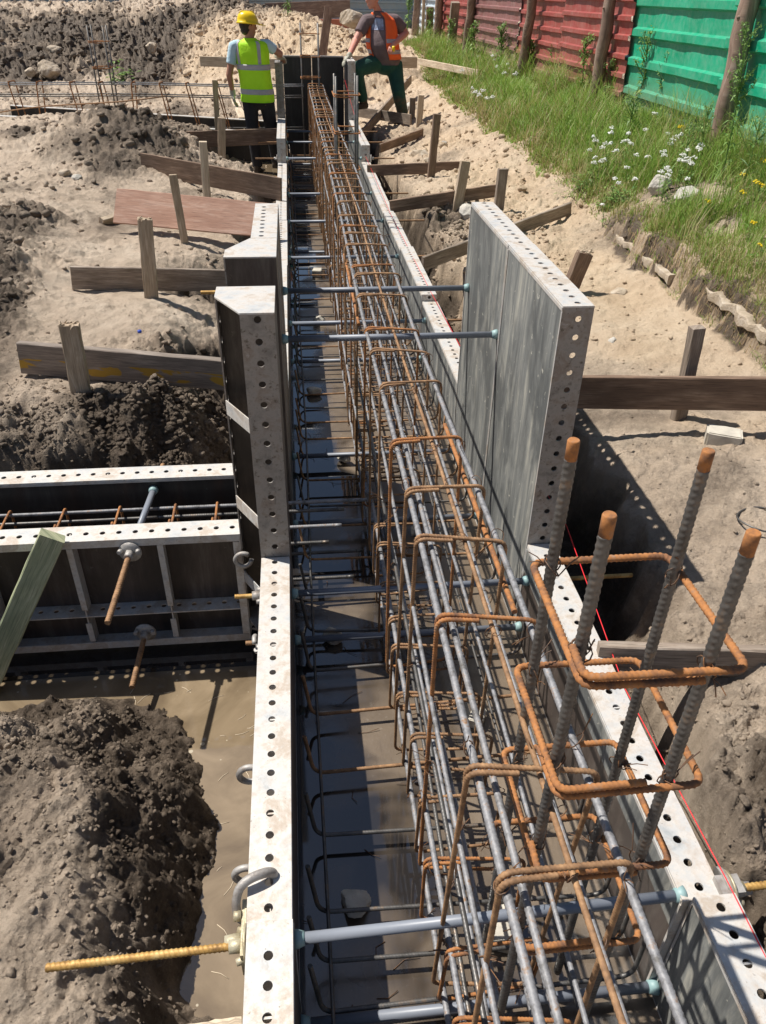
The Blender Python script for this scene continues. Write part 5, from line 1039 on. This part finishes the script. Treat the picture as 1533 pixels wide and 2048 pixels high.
# trees far behind the heap, only their dark feet peek over it
for i, (x, y) in enumerate([(-9, 31), (-5.2, 30), (-2.2, 32)]):
    t_ = thing('tree', ['dark tree beyond the heap at the left corner', 'dark tree beyond the middle of the heap', 'dark tree beyond the right end of the heap'][i], 'tree', (x, y, 0), 'trees beyond the heap')
    mb = MB(); mb.tube([(x, y, -.3), (x+.1, y, 1.5), (x, y, 4)], [.22, .17, .08], n=10); mb.build('trunk', M['post_wood'], t_)
    mb = MB()
    for k in range(2600):
        q = Vector((random.gauss(0, 1.5), random.gauss(0, 1.2), 0)); q.z = 2.6+random.gauss(0, 1.3)
        if q.z < .5: q.z = .5+random.random()*.8
        a = random.uniform(0, 6.28); leaf(mb, Vector((x, y, 0))+q, (math.cos(a), math.sin(a), random.uniform(-.5, .5)), .22, .07, .2)
    o = mb.build('crown', M['leaf'], t_); tint(o)

# bits lying about: straw on the water, wire offcuts on the floor
mb = MB()
for k in range(26):
    x, y = random.uniform(-.36, -.19), random.uniform(.9, 2.2)
    if k > 16: x, y = random.uniform(-.9, -.3), random.uniform(1.98, 2.2)
    a, l = random.uniform(0, 6.28), random.uniform(.02, .07); p = Vector((x, y, WATER+.001)); d = Vector((math.cos(a), math.sin(a), 0)); mb.tube([p, p+d*l*.5+d.cross(Z)*l*.08, p+d*l], .0011, n=4)
mb.solo('floating_straw', M['pale_wood'], 'bits of straw floating on the muddy water', None, (-.3, 1.5, WATER), kind='stuff')
mb = MB()
for k in range(70):
    x, y = random.uniform(-.05, .78), .75+random.random()**1.5*4; a, l = random.uniform(0, 6.28), random.uniform(.02, .09); p = Vector((x, y, .0025)); d = Vector((math.cos(a), math.sin(a), 0)); mb.tube([p, p+d*l*.5+d.cross(Z)*l*random.uniform(-.3, .3), p+d*l+Z*random.uniform(0, .012)], .0011, n=4)
mb.solo('wire_offcuts', M['wire'], 'offcuts of tie wire on the trench floor', None, (.4, 2, 0), kind='stuff')
# ---------------------------------------------------------------- people
def flesh(name, mb, mt, parent, vox=.010, smooth=6):
    o = mb.build(name, M[mt], parent, smooth=True)
    r_ = o.modifiers.new('remesh', 'REMESH'); r_.mode = 'VOXEL'; r_.voxel_size = vox; r_.use_smooth_shade = True
    s_ = o.modifiers.new('smooth', 'SMOOTH'); s_.factor = .5; s_.iterations = smooth
    return o
def limb(mb, pts, rad, n=14):
    P_ = [Vector(p) for p in pts]; Q = []; R = []
    for i in range(len(P_)-1):
        for k in range(6): t_ = k/6; Q.append(P_[i].lerp(P_[i+1], t_)); R.append(rad[i]*(1-t_)+rad[i+1]*t_)
    Q.append(P_[-1]); R.append(rad[-1]); mb.tube(Q, R, n=n)
def ell(mb, c, rx, ry, rz, ax=X_, ay=Y_, n=16):
    c = Vector(c); az = Vector(ax).cross(Vector(ay)).normalized(); K = 9
    mb.loft([(c+az*(-rz*math.cos(PI*k/K)), max(.0005, rx*math.sin(PI*k/K)), max(.0005, ry*math.sin(PI*k/K)), ax, ay) for k in range(K+1)], n=n)
def hand(mb, wrist, d, nrm, s=1.0, curl=.5, thumb=1):
    """palm + five bent fingers; d = direction of fingers, nrm = back-of-hand normal"""
    wrist = Vector(wrist); d = Vector(d).normalized(); nrm = Vector(nrm); nrm = (nrm-d*nrm.dot(d)).normalized(); sd = d.cross(nrm)*thumb
    pc = wrist+d*.05*s; mb.loft([(wrist+d*(t_*.10*s), w_*s, h*s, sd, nrm) for t_, w_, h in ((0, .026, .02), (.3, .038, .020), (.7, .042, .018), (1, .036, .014))], n=12)
    for i, (o_, L) in enumerate(((.030, .068), (.010, .076), (-.011, .070), (-.031, .055))):
        b0 = wrist+d*.092*s+sd*o_*s; p = b0; dd_ = d.copy(); pts = [p-d*.015*s, p]
        for j in range(3):
            c_ = curl*(.5+.25*j+.08*i); dd_ = (dd_*math.cos(c_)-nrm*math.sin(c_)).normalized(); nn = nrm; p = p+dd_*(L*(.45, .32, .25)[j])*s; pts.append(p)
        limb(mb, pts, [.0105*s, .0105*s, .0098*s, .0090*s, .0075*s], 8)
    tb = wrist+d*.03*s+sd*.03*s; limb(mb, [tb, tb+(sd*.7+d*.7)*.035*s-nrm*.008*s, tb+(sd*.45+d*.9)*.062*s-nrm*.02*s], [.013*s, .0115*s, .009*s], 8)
def head(mb, c, fwd, s=1.0):
    """c = centre of the skull; face points to fwd"""
    c = Vector(c); f_ = Vector(fwd).normalized(); r_ = f_.cross(Z).normalized(); u_ = r_.cross(f_)
    ell(mb, c+u_*.02*s, .076*s, .098*s, .098*s, r_, f_); ell(mb, c-u_*.045*s+f_*.020*s, .060*s, .070*s, .070*s, r_, f_)
    ell(mb, c-u_*.095*s+f_*.058*s, .030*s, .024*s, .022*s, r_, f_)                       # chin
    limb(mb, [c+f_*.090*s+u_*.012*s, c+f_*.108*s-u_*.018*s, c+f_*.098*s-u_*.034*s], [.010*s, .014*s, .013*s], 8)   # nose
    ell(mb, c+f_*.088*s-u_*.060*s, .026*s, .012*s, .006*s, r_, f_); ell(mb, c+f_*.086*s-u_*.072*s, .022*s, .012*s, .007*s, r_, f_)  # lips
    for k in (-1, 1):
        ell(mb, c+r_*k*.078*s-f_*.005*s-u_*.012*s, .010*s, .020*s, .032*s, r_, f_); ell(mb, c+r_*k*.032*s+f_*.088*s+u_*.032*s, .024*s, .010*s, .006*s, r_, f_)   # ear, brow
    return c, f_, r_, u_
def eyes(parent, c, f_, r_, u_, s=1.0):
    for k in (-1, 1):
        mb = MB(); ell(mb, c+r_*k*.032*s+f_*.086*s+u_*.010*s, .013*s, .009*s, .008*s, r_, f_, 10); mb.build('eye', M['hair'], parent)
def JY(px, py, Y): return atY(px, py, Y)
# ----- man in the yellow vest
g0 = Vector((-.44, 11.42, .05)); A_ = thing('person', 'man in yellow helmet and yellow hi-vis vest seen from behind, hand on the form', 'person', g0, 'people')
Y0 = 11.45; hipL, hipR = JY(500, 196, Y0), JY(532, 196, Y0); shL, shR = JY(468, 92, Y0), JY(535, 90, Y0)
fA = Vector((.30, .95, 0)).normalized(); rA = fA.cross(Z)
neck = JY(500, 76, Y0); hc = JY(497, 52, Y0)
elL, wrL = JY(459, 150, Y0-.02), JY(466, 186, Y0+.04); elR, wrR = JY(557, 108, Y0+.12), JY(566, 118, Y0+.35)
wrR = Vector((-.13, 11.72, 1.40)); elR = shR.lerp(wrR, .52)+Vector((.09, -.06, -.03))
kL, fL = JY(506, 262, Y0-.02), JY(515, 322, Y0-.02); kR, fR = JY(543, 258, Y0+.12), JY(553, 322, Y0+.30)
fL.z = .11; fR.z = .13
mid = (hipL+hipR)/2; chest = (shL+shR)/2
def torso_body(mb, mid, chest, neck, hc, r_, f_, k=1.0, belly=0.0):
    mb.loft([(mid-Z*.08, .15*k, .11*k, r_, f_), (mid+Z*.04, .165*k, .115*k, r_, f_), (mid.lerp(chest, .4)+f_*belly*.5, .15*k+belly*.3, .11*k+belly, r_, f_), (mid.lerp(chest, .75), .175*k, .12*k, r_, f_), (chest-Z*.02, .17*k, .10*k, r_, f_), (chest.lerp(neck, .5)+Z*.015, .09*k, .07*k, r_, f_), (neck+Z*.0, .058, .058, r_, f_), (hc-Z*.03, .055, .055, r_, f_)], n=20)
mb = MB(); torso_body(mb, mid, chest, neck, hc, rA, fA)
limb(mb, [shL, elL, wrL], [.052, .042, .030]); limb(mb, [shR, elR, wrR], [.052, .042, .030])
hand(mb, wrL, (.1, .15, -1), (-1, 0, 0), 1, .5, -1); hand(mb, wrR, (.35, .6, -.25), (0, .1, 1), 1, .55, 1)
limb(mb, [hipL, kL, fL], [.088, .058, .042]); limb(mb, [hipR, kR, fR], [.088, .058, .042]); hd = head(mb, hc, (.92, .38, -.06))
flesh('body', mb, 'skin', A_, .009, 4); eyes(A_, *hd)
mb = MB(); ell(mb, hc+hd[3]*.015-hd[1]*.022, .084, .098, .088, hd[2], hd[1]); ell(mb, hc-hd[1]*.05-Z*.05, .07, .05, .05, hd[2], hd[1]); flesh('hair', mb, 'hair', A_, .008, 3)
# helmet : dome, rim and peak
hp = hc+Z*.035; f_, r_, u_ = hd[1], hd[2], (Z-hd[1]*.06).normalized()
mb = MB(); mb.loft([(hp+u_*z, rx, ry, r_, f_) for z, rx, ry in ((-.012, .128, .148), (0, .130, .150), (.006, .112, .134), (.04, .108, .130), (.08, .094, .114), (.105, .070, .086), (.120, .035, .045), (.123, .004, .004))], n=28); mb.build('helmet', M['helmet'], A_)
hel = A_.children[-1]; mb = MB(); mb.loft([(hp+f_*.12+u_*(-.006), .085, .045, r_, f_), (hp+f_*.165-u_*.016, .075, .035, r_, f_), (hp+f_*.175-u_*.020, .060, .022, r_, f_)], n=16, p=2.6)
mb.box(hp+r_*-.09+f_*.10-u_*.008, r_*.18, f_*.095-u_*.012, u_*.006); mb.build('peak', M['helmet'], hel); mb = MB(); mb.loft([(hp+u_*.10, .012, .11, r_, f_), (hp+u_*.127, .009, .07, r_, f_)], n=12, p=3); mb.build('ridge', M['helmet'], hel)
def tors(keys):
    def T(t_, a, off=0):
        t_ = max(0, min(.9999, t_))*(len(keys)-1); i = int(t_); s = t_-i; s2 = s; c0, x0, y0 = keys[i]; c1, x1, y1 = keys[i+1]
        return c0.lerp(c1, s2), x0+(x1-x0)*s2+off, y0+(y1-y0)*s2+off
    return T
def shell(mb, T, t0, t1, a0, a1, r_, f_, off=0, th=.006, nt=22, na=44, p=2.5, wr=.006):
    def P_(t_, a, o):
        c, rx, ry = T(t_, a, o); ca, sa = math.cos(a), math.sin(a); x = math.copysign(abs(ca)**(2/p), ca); y = math.copysign(abs(sa)**(2/p), sa); k = 1+wr/.2*math.sin(a*7+t_*9)*math.sin(t_*8+a*3)
        return c+r_*(rx*x*k)+f_*(ry*y*k)
    for o in (off, off-th):
        b0 = len(mb.v)
        for i in range(nt+1):
            for j in range(na+1): mb.v.append(P_(t0+(t1-t0)*i/nt, a0+(a1-a0)*j/na, o))
        for i in range(nt):
            for j in range(na): q = b0+i*(na+1)+j; mb.f.append((q, q+1, q+na+2, q+na+1)); mb.sm.append(True)
    m_ = (nt+1)*(na+1)
    for i in range(nt):
        for j in (0, na): q = i*(na+1)+j; mb.f.append((q, q+na+1, q+na+1+m_, q+m_)); mb.sm.append(False)
    for j in range(na):
        for i in (0, nt): q = i*(na+1)+j; mb.f.append((q, q+1, q+1+m_, q+m_)); mb.sm.append(False)
lo = mid+Z*.06-fA*.0
keysA = [(lo-Z*.10, .215, .165), (lo, .210, .158), (lo.lerp(chest, .3), .205, .150), (lo.lerp(chest, .6), .205, .150), (lo.lerp(chest, .85), .222, .148), (chest+Z*.02, .218, .128), (chest+Z*.05, .185, .105), (neck-Z*.02, .095, .085), (neck+Z*.002, .068, .070)]
TA = tors(keysA)
mb = MB(); shell(mb, TA, 0, 1, 0, 2*PI, rA, fA, 0, .006); mb.build('vest', M['hivis'], A_)
ve = A_.children[-1]
for t0, t1 in ((.115, .165), (.335, .385)): mb = MB(); shell(mb, TA, t0, t1, 0, 2*PI, rA, fA, .0045, .003, 3); mb.build('reflective_band', M['reflective'], ve)
for a in (PI*1.5-.62, PI*1.5+.62): mb = MB(); shell(mb, TA, .39, .80, a-.12, a+.12, rA, fA, .0045, .003, 16, 4); mb.build('reflective_band', M['reflective'], ve)
mb = MB(); torso_body(mb, mid+Z*.1, chest, neck-Z*.03, neck, rA, fA, 1.06)
limb(mb, [chest.lerp(shL, .6), shL, shL.lerp(elL, .62)], [.07, .068, .062]); limb(mb, [chest.lerp(shR, .6), shR, shR.lerp(elR, .55)], [.07, .068, .062]); flesh('shirt', mb, 'blue_shirt', A_, .010, 4)
mb = MB(); ell(mb, mid+Z*.0, .175, .135, .14, rA, fA); limb(mb, [hipL+Z*.03, kL, fL+Z*.0], [.110, .080, .068]); limb(mb, [hipR+Z*.03, kR, fR], [.110, .080, .068]); flesh('trousers', mb, 'black_cloth', A_, .012, 5)
for s, fp in ((1, fL), (1, fR)):
    mb = MB(); d = (fA*1.0+rA*.1).normalized(); limb(mb, [fp+Z*.08, fp+Z*.0-d*.02, fp-Z*.045], [.058, .052, .05]); mb.loft([(fp-d*.07-Z*.055, .042, .045, d.cross(Z), Z), (fp+d*.05-Z*.055, .046, .045, d.cross(Z), Z), (fp+d*.15-Z*.065, .046, .034, d.cross(Z), Z), (fp+d*.20-Z*.075, .03, .02, d.cross(Z), Z)], n=14); flesh('boot', mb, 'boot', A_, .009, 3)
for w0, d, nn, th in ((wrL, (.1, .15, -1), (-1, 0, 0), -1), (wrR, (.35, .6, -.25), (0, .1, 1), 1)):
    mb = MB(); hand(mb, Vector(w0)-Vector(d).normalized()*.004, d, nn, 1.12, .5 if th < 0 else .55, th); dv = Vector(d).normalized(); limb(mb, [Vector(w0)-dv*.04, Vector(w0)+dv*.03], [.038, .036]); flesh('glove', mb, 'glove', A_, .006, 1)
# ----- man in the orange vest
g0 = Vector((1.55, 12.9, .45)); B_ = thing('person', 'stout man in open orange vest and green trousers, one foot up, leaning on the form', 'person', g0, 'people')
Y0 = 12.85; fB = Vector((-.42, -.90, 0)).normalized(); rB = fB.cross(Z)   # his right is image left
hR, hL = JY(757, 128, Y0), JY(788, 130, Y0+.05); sR, sL = JY(733, 42, Y0), JY(790, 42, Y0+.05); nk = JY(757, 22, Y0); hcB = JY(746, -4, Y0-.06)
wR = Vector((.845, 12.42, 1.375)); eR = JY(712, 82, Y0-.12); wL = JY(786, 90, Y0-.22); eL = JY(812, 66, Y0+.1)
kR, fR = JY(712, 140, Y0-.30), JY(726, 203, Y0-.05); kL, fL = JY(797, 182, Y0-.12), JY(806, 240, Y0)
g_ = gz(fL.x, fL.y); fL.z = max(g_+.09, .52)
mid = (hR+hL)/2; chest = (sR+sL)/2
mb = MB(); torso_body(mb, mid, chest, nk, hcB, rB, fB, 1.12, .05)
limb(mb, [sR, eR, wR], [.062, .050, .034]); limb(mb, [sL, eL, wL], [.062, .052, .036]); hand(mb, wR, (-.5, -.35, -.45), (-.2, .2, 1), 1, .6, 1); hand(mb, wL, (-.35, -.75, -.45), (.2, -.4, .8), 1, .9, -1)
limb(mb, [hR, kR, fR], [.10, .066, .048]); limb(mb, [hL, kL, fL], [.10, .066, .048]); hdB = head(mb, hcB, (-.86, -.5, -.18), 1.06)
flesh('body', mb, 'pink_skin', B_, .009, 4); eyes(B_, *hdB, 1.06)
mb = MB(); ell(mb, hcB+hdB[3]*.03-hdB[1]*.022, .086, .102, .080, hdB[2], hdB[1]); flesh('hair', mb, 'hair', B_, .008, 3)
lo = mid+Z*.03
keysB = [(lo-Z*.03, .205, .17), (lo+Z*.07+fB*.03, .215, .20), (lo.lerp(chest, .40)+fB*.05, .220, .215), (lo.lerp(chest, .65)+fB*.03, .215, .185), (lo.lerp(chest, .88), .212, .155), (chest+Z*.02, .195, .13), (chest+Z*.05, .15, .10), (nk-Z*.0, .075, .075)]
TB = tors(keysB)
mb = MB(); shell(mb, TB, 0, 1, 0, 2*PI, rB, fB, -.006, .005); mb.build('shirt', M['grey_shirt'], B_)
mb = MB(); limb(mb, [chest.lerp(sR, .4), sR, sR.lerp(eR, .62)], [.09, .088, .082]); limb(mb, [chest.lerp(sL, .4), sL, sL.lerp(eL, .70)], [.09, .092, .088]); flesh('sleeves', mb, 'grey_shirt', B_, .010, 3)
mb = MB(); c_, rx, ry = TB(.58, 0); mb = MB(); shell(mb, TB, .52, .80, PI*.5-.34, PI*.5+.34, rB, fB, -.003, .002, 8, 10, wr=.006); surf('shirt_print', [(.4, (.16, .13, .17)), (.55, (.34, .42, .58))], 9, rough=.95); mb.build('shirt_print', M['shirt_print'], B_)
mb = MB(); shell(mb, TB, .10, .97, PI*.5+.48, PI*.5+2*PI-.42, rB, fB, .010, .006); mb.build('vest', M['orange_vest'], B_); ve = B_.children[-1]
for t0, t1 in ((.19, .245), (.34, .395)): mb = MB(); shell(mb, TB, t0, t1, PI*.5+.51, PI*.5+2*PI-.45, rB, fB, .0135, .002, 3); mb.build('reflective_band', M['reflective'], ve)
mb = MB(); ell(mb, mid-Z*.01, .195, .165, .13, rB, fB); limb(mb, [hR+Z*.02, kR+Z*.01, fR+Z*.03], [.128, .098, .080]); limb(mb, [hL+Z*.02, kL, fL+Z*.02], [.128, .098, .082]); flesh('trousers', mb, 'green_cloth', B_, .012, 5)
for fp, d in ((fR, Vector((-.75, -.6, 0))), (fL, Vector((-.7, -.65, 0)))):
    d.normalize(); mb = MB(); limb(mb, [fp+Z*.10, fp-d*.02, fp-Z*.05], [.066, .058, .055]); s = d.cross(Z); mb.loft([(fp-d*.08-Z*.055, .046, .048, s, Z), (fp+d*.05-Z*.055, .052, .048, s, Z), (fp+d*.17-Z*.065, .052, .036, s, Z), (fp+d*.22-Z*.075, .034, .02, s, Z)], n=14); flesh('boot', mb, 'boot', B_, .009, 3)
mb = MB(); d = Vector((-.5, -.35, -.45)).normalized(); hand(mb, wR-d*.004, d, (-.2, .2, 1), 1.12, .6, 1); limb(mb, [wR-d*.03, wR+d*.03], [.038, .036]); flesh('glove', mb, 'glove', B_, .006, 1)
mb = MB(); p = wL+Vector((-.0, -.10, -.04)); mb.loft([(p+X_*-.018, .034, .034, Y_, Z), (p+X_*.018, .034, .034, Y_, Z)], n=14, p=3); mb.solo('tape_measure', M['helmet'], 'yellow tape measure in the orange vest man\'s hand', 'tape measure')
